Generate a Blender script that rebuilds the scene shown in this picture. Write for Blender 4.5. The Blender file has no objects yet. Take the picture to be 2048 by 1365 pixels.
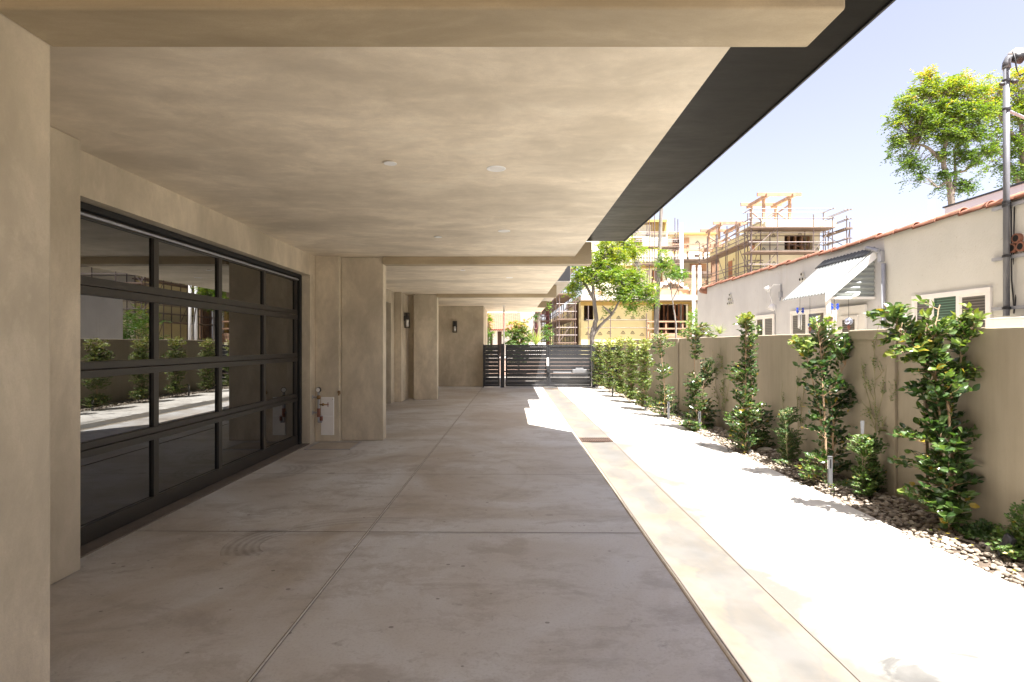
import bpy, math, random
from mathutils import Vector, Matrix
R = random.Random(7)
scene = bpy.context.scene
COL = scene.collection

# ------------------------------------------------------------------ camera
cam_d = bpy.data.cameras.new("camera"); cam = bpy.data.objects.new("camera", cam_d); COL.objects.link(cam)
cam_d.sensor_width = 36; cam_d.lens = 20.21
cam_d.shift_x = 0.0024; cam_d.shift_y = 0.0032
cam_d.clip_start = 0.05; cam_d.clip_end = 2000
cam.location = (0, 0, 1.6); cam.rotation_euler = (math.radians(90), 0, 0)
scene.camera = cam
# ------------------------------------------------------------------ light
SUN = Vector((0.23, -0.315, 1.0)).normalized()
el = math.asin(SUN.z); az = math.atan2(SUN.x, SUN.y)
world = bpy.data.worlds.new("World"); scene.world = world; world.use_nodes = True
wn = world.node_tree; bg = wn.nodes["Background"]
sky = wn.nodes.new("ShaderNodeTexSky"); sky.sky_type = 'NISHITA'; sky.sun_disc = False
sky.sun_elevation = el; sky.sun_rotation = az; sky.dust_density = 2.0; sky.air_density = 1.0
hs = wn.nodes.new("ShaderNodeHueSaturation"); hs.inputs["Saturation"].default_value = .52; wn.links.new(sky.outputs[0], hs.inputs["Color"])
tn = wn.nodes.new("ShaderNodeMix"); tn.data_type='RGBA'; tn.blend_type='MULTIPLY'; tn.inputs[0].default_value=1; tn.inputs[7].default_value=(1.0,.95,1.04,1)
wn.links.new(hs.outputs[0], tn.inputs[6]); wn.links.new(tn.outputs[2], bg.inputs[0]); bg.inputs[1].default_value = 0.05
sl = bpy.data.lights.new("sun", 'SUN'); sl.energy = 4.9; sl.angle = math.radians(0.53); sl.color = (1.0, 0.965, 0.915)
so = bpy.data.objects.new("sun", sl); COL.objects.link(so); so.location = (10, -15, 40)
so.rotation_euler = SUN.to_track_quat('Z', 'Y').to_euler()
scene.view_settings.view_transform = 'Standard'; scene.view_settings.look = 'None'
scene.view_settings.exposure = 2.5; scene.view_settings.gamma = 1
scene.cycles.max_bounces = 12; scene.cycles.diffuse_bounces = 8; scene.cycles.glossy_bounces = 5
scene.cycles.transparent_max_bounces = 8
scene.cycles.sample_clamp_indirect = 6

# ------------------------------------------------------------------ helpers
U0, V0, K, E = 1019.0, 689.0, 1150.0, 1.6
def at(u, v, Y): return Vector(((u-U0)*Y/K, Y, E+(V0-v)*Y/K))
def onx(u, X): return X*K/(u-U0)          # depth where the plane X is seen at column u
def zz(v, Y): return E+(V0-v)*Y/K

class MB:
    def __init__(s): s.v=[]; s.f=[]; s.m=[]; s.t=[]; s.has_t=False; s.lo=False
    def add(s, vs, fs, mi=0, t=None):
        b=len(s.v); s.v.extend([tuple(p) for p in vs])
        for f in fs:
            s.f.append(tuple(i+b for i in f)); s.m.append(mi); s.t.append(0.5 if t is None else t)
        if t is not None: s.has_t=True
        return s
    def box(s,x0,x1,y0,y1,z0,z1,mi=0,t=None):
        return s.add([(x0,y0,z0),(x1,y0,z0),(x1,y1,z0),(x0,y1,z0),(x0,y0,z1),(x1,y0,z1),(x1,y1,z1),(x0,y1,z1)],
          [(0,3,2,1),(4,5,6,7),(0,1,5,4),(1,2,6,5),(2,3,7,6),(3,0,4,7)],mi,t)
    def obox(s,a,b,w,h,mi=0,up=Vector((0,0,1))):       # beam between two points
        a=Vector(a); b=Vector(b); d=(b-a).normalized()
        if abs(d.dot(up))>0.99: up=Vector((0,1,0))
        x=d.cross(up).normalized(); y=x.cross(d)
        P=[]
        for p in (a,b):
            for sx,sy in ((-1,-1),(1,-1),(1,1),(-1,1)): P.append(p+x*(w/2*sx)+y*(h/2*sy))
        return s.add(P,[(0,1,2,3),(7,6,5,4),(0,4,5,1),(1,5,6,2),(2,6,7,3),(3,7,4,0)],mi)
    def tube(s,pts,r,n=8,mi=0,t=None,cap=True):
        pts=[Vector(p) for p in pts]; rs=r if isinstance(r,(list,tuple)) else [r]*len(pts)
        V=[];F=[]
        ref=None
        for i,p in enumerate(pts):
            d=(pts[min(i+1,len(pts)-1)]-pts[max(i-1,0)])
            d = d.normalized() if d.length>1e-9 else Vector((0,0,1))
            if ref is None:
                ref=Vector((0,0,1)) if abs(d.z)<0.9 else Vector((1,0,0))
            x=d.cross(ref).normalized(); y=d.cross(x); ref=y*-1 if False else ref
            for k in range(n):
                a=2*math.pi*k/n; V.append(p+(x*math.cos(a)+y*math.sin(a))*rs[i])
        for i in range(len(pts)-1):
            for k in range(n):
                F.append((i*n+k,i*n+(k+1)%n,(i+1)*n+(k+1)%n,(i+1)*n+k))
        if cap:
            F.append(tuple(range(n))[::-1]); F.append(tuple((len(pts)-1)*n+k for k in range(n)))
        return s.add(V,F,mi,t)
    def disc(s,c,r,th,n=24,mi=0,axis=Vector((0,0,1))):
        c=Vector(c); return s.tube([c,c+axis*th],r,n,mi)
    def ball(s,c,r,n=10,mi=0,sc=(1,1,1),t=None):
        c=Vector(c);V=[];F=[]
        for i in range(1,n):
            th=math.pi*i/n
            for k in range(2*n):
                a=math.pi*k/n; V.append(c+Vector((math.sin(th)*math.cos(a)*r*sc[0],math.sin(th)*math.sin(a)*r*sc[1],math.cos(th)*r*sc[2])))
        V.append(c+Vector((0,0,r*sc[2]))); V.append(c-Vector((0,0,r*sc[2])))
        m=2*n
        for i in range(n-2):
            for k in range(m): F.append((i*m+k,(i+1)*m+k,(i+1)*m+(k+1)%m,i*m+(k+1)%m))
        for k in range(m):
            F.append((len(V)-2,k,(k+1)%m)); F.append((len(V)-1,(n-2)*m+(k+1)%m,(n-2)*m+k))
        return s.add(V,F,mi,t)
    def prism(s,pts,ext,mi=0):                          # closed outline extruded by a vector
        pts=[Vector(p) for p in pts]; e=Vector(ext); n=len(pts)
        V=pts+[p+e for p in pts]
        F=[tuple(range(n))[::-1],tuple(range(n,2*n))]+[(i,(i+1)%n,n+(i+1)%n,n+i) for i in range(n)]
        return s.add(V,F,mi)
    def leaf(s,p,d,nrm,L,W,t,mi=0,fold=0.25):
        x=d.cross(nrm)
        if x.length<1e-6: x=d.orthogonal()
        x.normalize(); n=x.cross(d)
        if L<.07 or s.lo:
            m=p+d*(L*0.45)-n*(W*fold*0.5)
            s.add([p,p+d*(L*.4)+x*(W*.5)+n*(W*fold*.3),p+d*L-n*(L*.12),p+d*(L*.4)-x*(W*.5)+n*(W*fold*.3),m],
              [(0,1,4),(1,2,4),(2,3,4),(3,0,4)],mi,t); return
        e=n*(W*fold*.45)
        s.add([p,p+d*(L*.25)+x*(W*.40)+e,p+d*(L*.55)+x*(W*.5)+e,p+d*(L*.82)+x*(W*.27)-n*(L*.05),p+d*L-n*(L*.14),
               p+d*(L*.82)-x*(W*.27)-n*(L*.05),p+d*(L*.55)-x*(W*.5)+e,p+d*(L*.25)-x*(W*.40)+e,p+d*(L*.52)],
              [(0,1,8),(1,2,8),(2,3,8),(3,4,8),(4,5,8),(5,6,8),(6,7,8),(7,0,8)],mi,t)
    def build(s,name,mats,parent=None,smooth=False,bevel=0):
        me=bpy.data.meshes.new(name); me.from_pydata(s.v,[],s.f)
        if not isinstance(mats,(list,tuple)): mats=[mats]
        for m in mats: me.materials.append(m)
        me.polygons.foreach_set("material_index",s.m)
        if s.has_t:
            a=me.attributes.new("tint",'FLOAT','FACE'); a.data.foreach_set("value",s.t)
        if smooth: me.polygons.foreach_set("use_smooth",[True]*len(s.f))
        me.update()
        o=bpy.data.objects.new(name,me); COL.objects.link(o)
        if parent: o.parent=parent
        if bevel:
            b=o.modifiers.new("bevel",'BEVEL'); b.width=bevel; b.segments=2; b.limit_method='ANGLE'
        return o
def tag(o,label=None,cat=None,group=None,kind=None):
    if label: o["label"]=label
    if cat: o["category"]=cat
    if group: o["group"]=group
    if kind: o["kind"]=kind
    return o
def thing(name,label,cat,group=None,loc=(0,0,0)):
    o=bpy.data.objects.new(name,None); COL.objects.link(o); o.location=loc; o.empty_display_size=.2
    return tag(o,label,cat,group)
def put(o,parent):       # parent while keeping world coordinates of a mesh built in world space
    o.parent=parent; o.matrix_parent_inverse=Matrix.Translation(parent.location).inverted(); return o
def copy_tree(o,loc,parent=None):
    c=o.copy(); COL.objects.link(c)
    if parent: c.parent=parent
    else: c.location=loc
    for ch in o.children: copy_tree(ch,None,c)
    return c

# ------------------------------------------------------------------ materials
class N:
    def __init__(s,name):
        s.m=bpy.data.materials.new(name); s.m.use_nodes=True; s.t=s.m.node_tree; s.b=s.t.nodes["Principled BSDF"]
        s.co=s.t.nodes.new("ShaderNodeTexCoord").outputs["Object"]
    def new(s,ty,**kw):
        n=s.t.nodes.new(ty)
        for k,v in kw.items(): setattr(n,k,v)
        return n
    def link(s,a,b): s.t.links.new(a,b)
    def mapped(s,scale=(1,1,1),loc=(0,0,0),rot=(0,0,0)):
        n=s.new("ShaderNodeMapping"); n.inputs["Scale"].default_value=scale; n.inputs["Location"].default_value=loc; n.inputs["Rotation"].default_value=rot
        s.link(s.co,n.inputs[0]); return n.outputs[0]
    def noise(s,scale=1,detail=6,rough=.55,vec=None,dist=0):
        n=s.new("ShaderNodeTexNoise"); n.inputs["Scale"].default_value=scale; n.inputs["Detail"].default_value=detail
        n.inputs["Roughness"].default_value=rough; n.inputs["Distortion"].default_value=dist
        s.link(vec if vec else s.co,n.inputs["Vector"]); return n.outputs["Fac"]
    def ramp(s,fac,stops,interp='LINEAR'):
        n=s.new("ShaderNodeValToRGB"); cr=n.color_ramp; cr.interpolation=interp
        while len(cr.elements)<len(stops): cr.elements.new(.5)
        for e,(p,c) in zip(cr.elements,stops):
            e.position=p; e.color=(c,c,c,1) if not isinstance(c,tuple) else (*c,1)
        s.link(fac,n.inputs[0]); return n.outputs[0]
    def mix(s,fac,a,b,mode='MIX'):
        n=s.new("ShaderNodeMix",data_type='RGBA',blend_type=mode)
        for sock,v in ((n.inputs[0],fac),(n.inputs[6],a),(n.inputs[7],b)):
            if isinstance(v,(int,float)): sock.default_value=v
            elif isinstance(v,tuple): sock.default_value=(*v,1)
            else: s.link(v,sock)
        return n.outputs[2]
    def math(s,op,a,b=0.0,c=None):
        n=s.new("ShaderNodeMath",operation=op)
        for i,v in enumerate((a,b,c)):
            if v is None: continue
            if isinstance(v,(int,float)): n.inputs[i].default_value=v
            else: s.link(v,n.inputs[i])
        return n.outputs[0]
    def bump(s,h,strength=.2,dist=.01,prev=None):
        n=s.new("ShaderNodeBump"); n.inputs["Strength"].default_value=strength; n.inputs["Distance"].default_value=dist
        s.link(h,n.inputs["Height"])
        if prev: s.link(prev,n.inputs["Normal"])
        s.link(n.outputs[0],s.b.inputs["Normal"]); return n.outputs[0]
    def base(s,c):
        if isinstance(c,tuple): s.b.inputs["Base Color"].default_value=(*c,1)
        else: s.link(c,s.b.inputs["Base Color"])
    def set(s,**kw):
        for k,v in kw.items():
            i=s.b.inputs[k.replace('_',' ')]
            if isinstance(v,(int,float)): i.default_value=v
            else: s.link(v,i)

def mul(c,k): return tuple(x*k for x in c)
def simple(name,c,rough=.6,metal=0.0,var=.12,scale=8,bump=.1,stretch=(1,1,1)):
    n=N(name); v=n.mapped(stretch); f=n.noise(scale,6,.6,v)
    n.base(n.mix(n.ramp(f,[(.3,0.),(.7,1.)]),mul(c,1-var),mul(c,1+var)))
    n.set(Roughness=rough,Metallic=metal)
    if bump: n.bump(n.noise(scale*6,4,.6),bump,.004)
    return n.m
def plaster(name,stretch,seed,base=(.50,.425,.33),contrast=1.0):
    n=N(name)
    v=n.mapped(stretch,(seed,seed*1.7,seed*.6))
    a=n.noise(.7,8,.6,v,.25); b=n.noise(2.4,9,.68,v,.5); c=n.noise(13,8,.75,v,.2); g=n.noise(140,3,.7)
    lo=mul(base,1-.34*contrast); hi=mul(base,1+.16*contrast)
    lo=(lo[0],lo[1]*.985,lo[2]*.95)
    col=n.mix(n.ramp(a,[(.32,0.),(.62,1.)]),lo,hi)
    col=n.mix(n.ramp(b,[(.30,.55),(.56,0.)]),col,mul(lo,.93))
    col=n.mix(n.ramp(b,[(.55,0.),(.75,.45)]),col,(min(1,hi[0]*1.13),hi[1]*1.13,hi[2]*1.16))
    col=n.mix(n.ramp(c,[(.35,.30),(.62,0.)]),col,mul(base,.72))
    col=n.mix(n.ramp(g,[(.33,.22),(.55,0.)]),col,mul(base,.6))
    n.base(col)
    n.set(Roughness=n.ramp(b,[(.3,.68),(.7,.5)]))
    n.b.inputs["Specular IOR Level"].default_value=.35
    n.bump(n.math('ADD',n.math('ADD',b,n.math('MULTIPLY',c,.6)),n.math('MULTIPLY',g,.25)),.4,.006)
    return n.m
M={}
M['ceiling']=plaster("ceiling_plaster",(.75,1.15,1),3.1,(.80,.705,.56),1.05)
M['plaster']=plaster("wall_plaster",(1,1,.55),8.3,(.57,.50,.385),1.2)
M['beam']=plaster("beam_plaster",(.45,1.2,1.2),12.4,(.44,.36,.24),1.1)
M['upper']=plaster("upper_plaster",(1,1,1),1.4,(.45,.40,.34),.5)

def driveway_mat():
    n=N("sealed_concrete")
    v=n.mapped((1,1,1)); vs=n.mapped((.8,1.3,1),(4,2,0))
    a=n.noise(.45,8,.6,v,1.0); b=n.noise(2.1,10,.72,vs,.35); c=n.noise(8,8,.75,v,.3); d=n.noise(60,4,.7,v)
    col=n.mix(n.ramp(a,[(.36,0.),(.64,1.)]),(.40,.355,.30),(.565,.575,.58))
    col=n.mix(n.ramp(b,[(.37,.62),(.50,0.)]),col,(.29,.255,.225))
    col=n.mix(n.ramp(b,[(.54,0.),(.68,.5)]),col,(.53,.515,.49))
    col=n.mix(n.ramp(c,[(.30,.7),(.41,0.)]),col,(.23,.205,.185))
    col=n.mix(n.ramp(d,[(.3,.35),(.5,0.)]),col,(.27,.24,.22))
    ax=n.noise(.9,9,.7,n.mapped((1,1,1),(9,3,0)),.2)
    col=n.mix(n.ramp(ax,[(.545,0.),(.56,.28),(.60,.12),(.7,0.)]),col,(.30,.26,.22))
    # dark drips and scuffs
    vo=n.new("ShaderNodeTexVoronoi"); vo.inputs["Scale"].default_value=2.3; n.link(n.mapped((1,1.25,1)),vo.inputs["Vector"])
    rnd=n.new("ShaderNodeSeparateColor"); n.link(vo.outputs["Color"],rnd.inputs[0])
    rad=n.math('MULTIPLY',n.math('POWER',rnd.outputs[0],3.0),.15)
    dd=n.math('ADD',vo.outputs["Distance"],n.math('MULTIPLY',n.math('SUBTRACT',c,.5),.12))
    spot=n.math('MULTIPLY',n.math('LESS_THAN',dd,rad),n.math('MULTIPLY',rnd.outputs[1],.75))
    col=n.mix(spot,col,(.15,.13,.115))
    vo2=n.new("ShaderNodeTexVoronoi"); vo2.inputs["Scale"].default_value=9; n.link(n.mapped((1,1.2,1),(3,1,0)),vo2.inputs["Vector"])
    r2=n.new("ShaderNodeSeparateColor"); n.link(vo2.outputs["Color"],r2.inputs[0])
    sp2=n.math('MULTIPLY',n.math('LESS_THAN',vo2.outputs["Distance"],n.math('MULTIPLY',n.math('POWER',r2.outputs[0],5.0),.16)),.7)
    col=n.mix(sp2,col,(.13,.11,.10))
    # tyre scrubs: arcs of a circle, striped
    sx=n.new("ShaderNodeSeparateXYZ"); n.link(n.co,sx.inputs[0]); X=sx.outputs[0]; Y=sx.outputs[1]
    def arc(cx,cy,r0,r1,x0,x1,y0,y1,amt,freq):
        dx=n.math('SUBTRACT',X,cx); dy=n.math('SUBTRACT',Y,cy)
        rr=n.math('SQRT',n.math('ADD',n.math('MULTIPLY',dx,dx),n.math('MULTIPLY',dy,dy)))
        k=n.math('MULTIPLY',n.math('GREATER_THAN',rr,r0),n.math('LESS_THAN',rr,r1))
        for s_,lo,hi in ((X,x0,x1),(Y,y0,y1)):
            k=n.math('MULTIPLY',k,n.math('MULTIPLY',n.math('GREATER_THAN',s_,lo),n.math('LESS_THAN',s_,hi)))
        st=n.math('ADD',n.math('MULTIPLY',n.math('SINE',n.math('MULTIPLY',rr,freq)),.3),.6)
        st=n.math('MULTIPLY',st,n.ramp(c,[(.3,.3),(.6,1.)]))
        return n.math('MULTIPLY',n.math('MULTIPLY',k,st),amt)
    for ar in ((-1.75,4.63,.24,.52,-2.4,-1.9,4.35,4.95,.55,110),(-3.1,7.3,.25,.55,-3.0,-2.45,6.6,7.6,.45,90),(-1.2,4.2,.95,1.12,-1.9,-.9,4.9,5.5,.35,80),
               (-1.6,7.0,1.75,1.82,-.5,.6,5.8,8.2,.16,60),(-2.9,8.4,.5,.8,-2.9,-2.0,7.7,8.7,.35,70)):
        col=n.mix(arc(*ar),col,(.13,.105,.085))
    n.base(col)
    n.set(Roughness=n.ramp(b,[(.3,.42),(.7,.60)])); n.b.inputs["Specular IOR Level"].default_value=.45
    n.bump(n.math('ADD',c,n.math('MULTIPLY',d,.4)),.16,.004)
    return n.m
M['drive']=driveway_mat()
def sunslab_mat():
    n=N("pale_concrete"); a=n.noise(.7,8,.6,None,.8); b=n.noise(3,8,.7,n.mapped((1,1.2,1)),.8); c=n.noise(14,6,.7)
    col=n.mix(n.ramp(a,[(.35,0.),(.6,1.)]),(.47,.44,.395),(.62,.60,.56))
    col=n.mix(n.ramp(b,[(.34,.8),(.47,0.)]),col,(.13,.122,.11))
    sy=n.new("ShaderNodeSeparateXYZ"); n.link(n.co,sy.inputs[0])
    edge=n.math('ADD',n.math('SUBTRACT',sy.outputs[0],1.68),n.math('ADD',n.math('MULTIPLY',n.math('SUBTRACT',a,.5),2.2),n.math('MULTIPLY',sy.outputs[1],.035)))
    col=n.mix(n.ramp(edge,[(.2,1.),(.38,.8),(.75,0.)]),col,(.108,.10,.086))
    col=n.mix(n.ramp(c,[(.25,.4),(.38,0.)]),col,(.30,.27,.24))
    sx=n.new("ShaderNodeSeparateXYZ"); n.link(n.co,sx.inputs[0])
    for cx,cy,r in ((2.18,3.28,.11),(2.35,3.0,.07),(1.95,2.75,.16),(2.5,2.62,.1)):
        dx=n.math('SUBTRACT',sx.outputs[0],cx); dy=n.math('SUBTRACT',sx.outputs[1],cy)
        rr=n.math('SQRT',n.math('ADD',n.math('MULTIPLY',dx,dx),n.math('MULTIPLY',n.math('MULTIPLY',dy,dy),.5)))
        rr=n.math('ADD',rr,n.math('MULTIPLY',n.math('SUBTRACT',b,.5),.35))
        col=n.mix(n.ramp(rr,[(r*.55,.8),(r*1.1,0.)]),col,(.045,.044,.042))
    n.base(col); n.set(Roughness=.65); n.bump(n.math('ADD',b,c),.15,.004); return n.m
M['slab']=sunslab_mat()
def swale_mat():
    n=N("stained_swale_concrete")
    sx=n.new("ShaderNodeSeparateXYZ"); n.link(n.co,sx.inputs[0]); X=sx.outputs[0]
    w=n.noise(1.15,7,.55,n.mapped((1.2,.9,1),(2,5.3,0)),.7); f=n.noise(9,7,.7); g=n.noise(2.5,6,.6,n.mapped((1,1,1),(7,0,0)))
    d=n.math('ABSOLUTE',n.math('SUBTRACT',X,1.47))
    k=n.math('ADD',n.math('SUBTRACT',w,n.math('MULTIPLY',d,.95)),n.math('MULTIPLY',n.math('SUBTRACT',f,.5),.05))
    wet=n.ramp(k,[(.34,0.),(.385,.8),(.42,.6),(.55,.9)])
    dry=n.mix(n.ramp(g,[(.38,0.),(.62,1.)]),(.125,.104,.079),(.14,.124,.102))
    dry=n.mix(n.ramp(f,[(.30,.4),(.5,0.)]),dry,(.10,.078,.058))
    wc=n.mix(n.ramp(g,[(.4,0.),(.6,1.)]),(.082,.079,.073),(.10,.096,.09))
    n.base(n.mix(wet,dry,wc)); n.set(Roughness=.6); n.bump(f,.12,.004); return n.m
M['swale']=swale_mat()
M['joint']=simple("joint_shadow_groove",(.12,.10,.085),.9,bump=0)
M['bead']=simple("joint_bead",(.44,.41,.36),.5,scale=30)
M['edgebead']=simple("swale_edge",(.52,.45,.35),.6,scale=20)
M['stucco']=(lambda n:(n.base(n.mix(n.ramp(n.math('ADD',n.math('MULTIPLY',n.noise(.9,8,.65,n.mapped((1,1,.6))),.6),n.math('MULTIPLY',n.noise(1.,8,.7,n.mapped((7,7,.6))),.4)),[(.36,0.),(.62,1.)]),(.235,.195,.137),(.315,.268,.197))),n.set(Roughness=.9),n.bump(n.noise(160,3,.7),.5,.006),n.m)[-1])(N("tan_stucco"))
def peeling():
    n=N("old_painted_stucco"); a=n.noise(1.1,8,.6); b=n.noise(5,9,.75,None,.4); c=n.noise(60,4,.7); w=n.noise(17,7,.75,n.mapped((1,1,.7)))
    col=n.mix(n.ramp(a,[(.35,0.),(.65,1.)]),(.53,.53,.54),(.60,.60,.605))
    col=n.mix(n.ramp(b,[(.30,.55),(.40,0.)]),col,(.52,.47,.40))
    col=n.mix(n.ramp(w,[(.31,.8),(.37,0.)]),col,(.34,.29,.23))
    st=n.noise(1.0,8,.7,n.mapped((9,9,.55),(3,0,0)),.2)
    col=n.mix(n.ramp(st,[(.56,0.),(.74,.4)]),col,(.40,.36,.31))
    n.base(col); n.set(Roughness=.85); n.bump(n.math('ADD',n.math('MULTIPLY',w,1.),c),.5,.008); return n.m
M['house']=peeling()
M['housecream']=(lambda n:(n.base(n.mix(n.ramp(n.noise(20,7,.78,None,.3),[(.31,1.),(.37,0.)]),n.mix(n.ramp(n.noise(1.2,7,.6),[(.3,0.),(.7,1.)]),(.55,.545,.49),(.61,.60,.55)),(.33,.27,.19))),n.set(Roughness=.85),n.bump(n.noise(15,8,.75),.6,.01),n.m)[-1])(N("cream_painted_stucco"))
M['trim']=simple("white_trim",(.80,.78,.75),.5,var=.03,bump=.03)
M['white']=simple("white_metal",(.88,.88,.87),.4,var=.03,bump=0)
M['terracotta']=simple("terracotta",(.24,.105,.065),.8,var=.35,scale=5,bump=.3)
M['tileroof']=simple("clay_tile_roof",(.25,.085,.05),.8,var=.25,scale=3,bump=.3)
M['grey']=simple("galvanised_pipe",(.36,.37,.40),.45,.35,.15,6,.05)
M['pipe']=simple('painted_grey_conduit',(.12,.123,.135),.5,.1,.15,6,.05)
M['rust']=simple('rusty_orange_pipe',(.22,.085,.045),.7,.2,.4,30,.2)
M['black']=simple("black_metal",(.018,.018,.02),.45,.0,.2,5,.03)
M['gate']=simple("charcoal_gate_paint",(.020,.020,.022),.45,0,.15,5,.03)
M['doorframe']=simple("dark_bronze_frame",(.022,.018,.014),.5,.0,.15,6,.03)
M['rubber']=simple("black_rubber",(.01,.01,.01),.8,bump=0)
def soffit():
    n=N("dark_bronze_soffit"); a=n.noise(1.2,7,.6,n.mapped((.5,1.6,1)),.8); b=n.noise(5,7,.7,n.mapped((.5,1.6,1)))
    n.base(n.mix(n.ramp(a,[(.3,0.),(.7,1.)]),(.009,.008,.007),(.016,.014,.012)))
    n.set(Roughness=n.ramp(b,[(.3,.32),(.7,.5)])); n.b.inputs["Specular IOR Level"].default_value=.06; n.bump(b,.12,.004); return n.m
M['soffit']=soffit()
def glass():
    n=N("dark_reflective_glass"); n.base((.006,.006,.006)); n.set(Roughness=.0,IOR=2.15)
    n.bump(n.noise(1.3,2,.4),.04,.004); return n.m
M['glass']=glass()
M['winglass']=(lambda n:(n.base(n.mix(n.ramp(n.noise(1.2,3,.5),[(.4,0.),(.6,1.)]),(.03,.032,.035),(.09,.08,.075))),n.set(Roughness=.05,IOR=1.7),n.m)[-1])(N("window_glass"))
def blinds(name,c):
    n=N(name); sx=n.new("ShaderNodeSeparateXYZ"); n.link(n.co,sx.inputs[0])
    s_=n.math('SINE',n.math('MULTIPLY',sx.outputs[2],160)); n.base(n.mix(n.ramp(s_,[(.3,0.),(.75,1.)]),mul(c,.45),c)); n.set(Roughness=.25); return n.m
M['blind']=blinds("window_blind",(.16,.145,.13)); M['greenblind']=blinds("green_window_blind",(.10,.19,.14))
def corr(name,c,axis,freq,rough=.6):
    n=N(name); a=n.noise(3,6,.65); n.base(n.mix(n.ramp(a,[(.3,0.),(.7,1.)]),mul(c,.82),c)); n.set(Roughness=rough,Metallic=0.0); return n.m
M['tin']=corr("weathered_corrugated_tin",(.15,.162,.158),1,1)
M['shadetin']=corr('shaded_corrugated_tin',(.30,.33,.32),1,1,.6)  # shade put into the grey, so the sunlit gable tin looks shaded
M['darktin']=corr("dark_corrugated_tin",(.10,.11,.12),1,1)
M['bark']=simple("tree_bark",(.20,.165,.135),.9,0,.35,9,.8,(1,1,.3))
M['palebark']=simple("grey_tree_bark",(.19,.17,.15),.9,0,.3,7,.7,(1,1,.3))
M['twig']=simple("tan_twig",(.36,.245,.15),.8,0,.3,14,.3)
M['vinewood']=simple("vine_stem",(.22,.20,.10),.8,0,.3,14,.3)
M['stake']=simple("wooden_stake",(.26,.19,.13),.85,0,.25,12,.3)
M['soil']=simple("soil",(.075,.055,.04),.95,0,.4,12,.6)
M['dirt']=simple("dirt_ground",(.34,.28,.21),.95,0,.25,.6,.3)
M['paving']=simple("pale_side_paving",(.55,.51,.45),.8,0,.12,1.2,.2)
M['asphalt']=simple("street_concrete",(.42,.38,.34),.9,0,.15,1.5,.2)
M['wood']=simple("new_lumber",(.36,.22,.14),.75,0,.25,3,.2,(1,1,1))
M['ply']=simple("plywood",(.50,.30,.17),.8,0,.25,1.3,.2)
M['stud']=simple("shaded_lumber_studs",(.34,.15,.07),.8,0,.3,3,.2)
M['interior']=simple("dark_building_interior",(.055,.03,.02),.9,bump=0)
M['sheath']=simple("yellow_sheathing",(.66,.585,.31),.75,0,.08,.7,.05)
M['sheathcream']=simple("cream_sheathing",(.74,.70,.52),.75,0,.06,.7,.05)
M['gold']=simple("gold_sheathing_board",(.40,.28,.085),.75,0,.08,1,.05)
M['print']=simple("printed_black",(.05,.05,.05),.7,bump=0)
M['scaf']=simple("scaffold_steel",(.15,.115,.105),.5,.2,.3,2,0)
M['scafred']=simple("rust_red_scaffold",(.16,.045,.045),.6,.1,.3,2,0)
M['plank']=simple("scaffold_plank",(.17,.12,.09),.8,0,.25,2,.1)
M['deckc']=simple("pale_deck_edge",(.40,.36,.32),.8,0,.15,2,.1)
M['pink']=simple("pink_render",(.50,.36,.30),.85,0,.06,.6,.1)
M['whitewall']=simple("white_render",(.80,.78,.74),.85,0,.05,.8,.1)
M['lilac']=simple("pale_grey_render",(.60,.60,.63),.8,0,.04,.8,.1)
M['brass']=simple("weathered_brass",(.28,.18,.09),.45,.7,.3,30,.1)
M['redpaint']=simple("red_valve_paint",(.20,.07,.045),.5,0,.2,30,.1)
M['blueglass']=simple("blue_glass",(.02,.06,.42),.08,0,.1,5,0)
M['mirrorball']=simple("silver_gazing_ball",(.55,.60,.78),.08,.9,.2,9,.0)
M['frost']=simple("frosted_lamp_glass",(.86,.85,.82),.3,0,.02,5,0)
M['bollard']=simple("grey_bollard_paint",(.13,.13,.135),.5,.1,.1,8,.05)
M['iron']=simple("cast_iron_grate",(.085,.05,.035),.7,.3,.3,25,.3)
M['void']=simple("drain_void",(.008,.007,.006),1,bump=0)
M['tarp']=simple("crumpled_white_tarp",(.78,.74,.68),.7,0,.1,3,.5)
M['cable']=simple("black_cable",(.02,.02,.022),.6,bump=0)
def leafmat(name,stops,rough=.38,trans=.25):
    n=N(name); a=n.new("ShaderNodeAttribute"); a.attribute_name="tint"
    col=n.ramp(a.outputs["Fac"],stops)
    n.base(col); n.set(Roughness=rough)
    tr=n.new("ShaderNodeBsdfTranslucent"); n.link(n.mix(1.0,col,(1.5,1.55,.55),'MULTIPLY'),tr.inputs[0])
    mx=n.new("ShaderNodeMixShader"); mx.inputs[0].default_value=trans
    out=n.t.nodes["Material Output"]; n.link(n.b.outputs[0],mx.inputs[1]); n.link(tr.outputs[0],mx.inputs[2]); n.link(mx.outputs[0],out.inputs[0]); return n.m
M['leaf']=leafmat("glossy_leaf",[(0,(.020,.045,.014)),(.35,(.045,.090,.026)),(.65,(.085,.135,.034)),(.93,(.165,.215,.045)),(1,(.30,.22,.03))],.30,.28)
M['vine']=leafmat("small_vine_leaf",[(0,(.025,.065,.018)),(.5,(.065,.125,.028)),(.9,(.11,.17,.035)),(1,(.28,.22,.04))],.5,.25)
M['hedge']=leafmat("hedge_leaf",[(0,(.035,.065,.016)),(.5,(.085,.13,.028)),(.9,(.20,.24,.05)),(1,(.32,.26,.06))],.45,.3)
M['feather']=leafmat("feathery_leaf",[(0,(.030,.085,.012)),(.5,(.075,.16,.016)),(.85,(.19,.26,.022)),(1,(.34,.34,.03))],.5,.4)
M['goldleaf']=leafmat("yellow_flowering_leaf",[(0,(.030,.070,.012)),(.45,(.085,.15,.016)),(.8,(.21,.27,.022)),(.93,(.38,.33,.03)),(1,(.48,.28,.03))],.5,.42)
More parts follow.
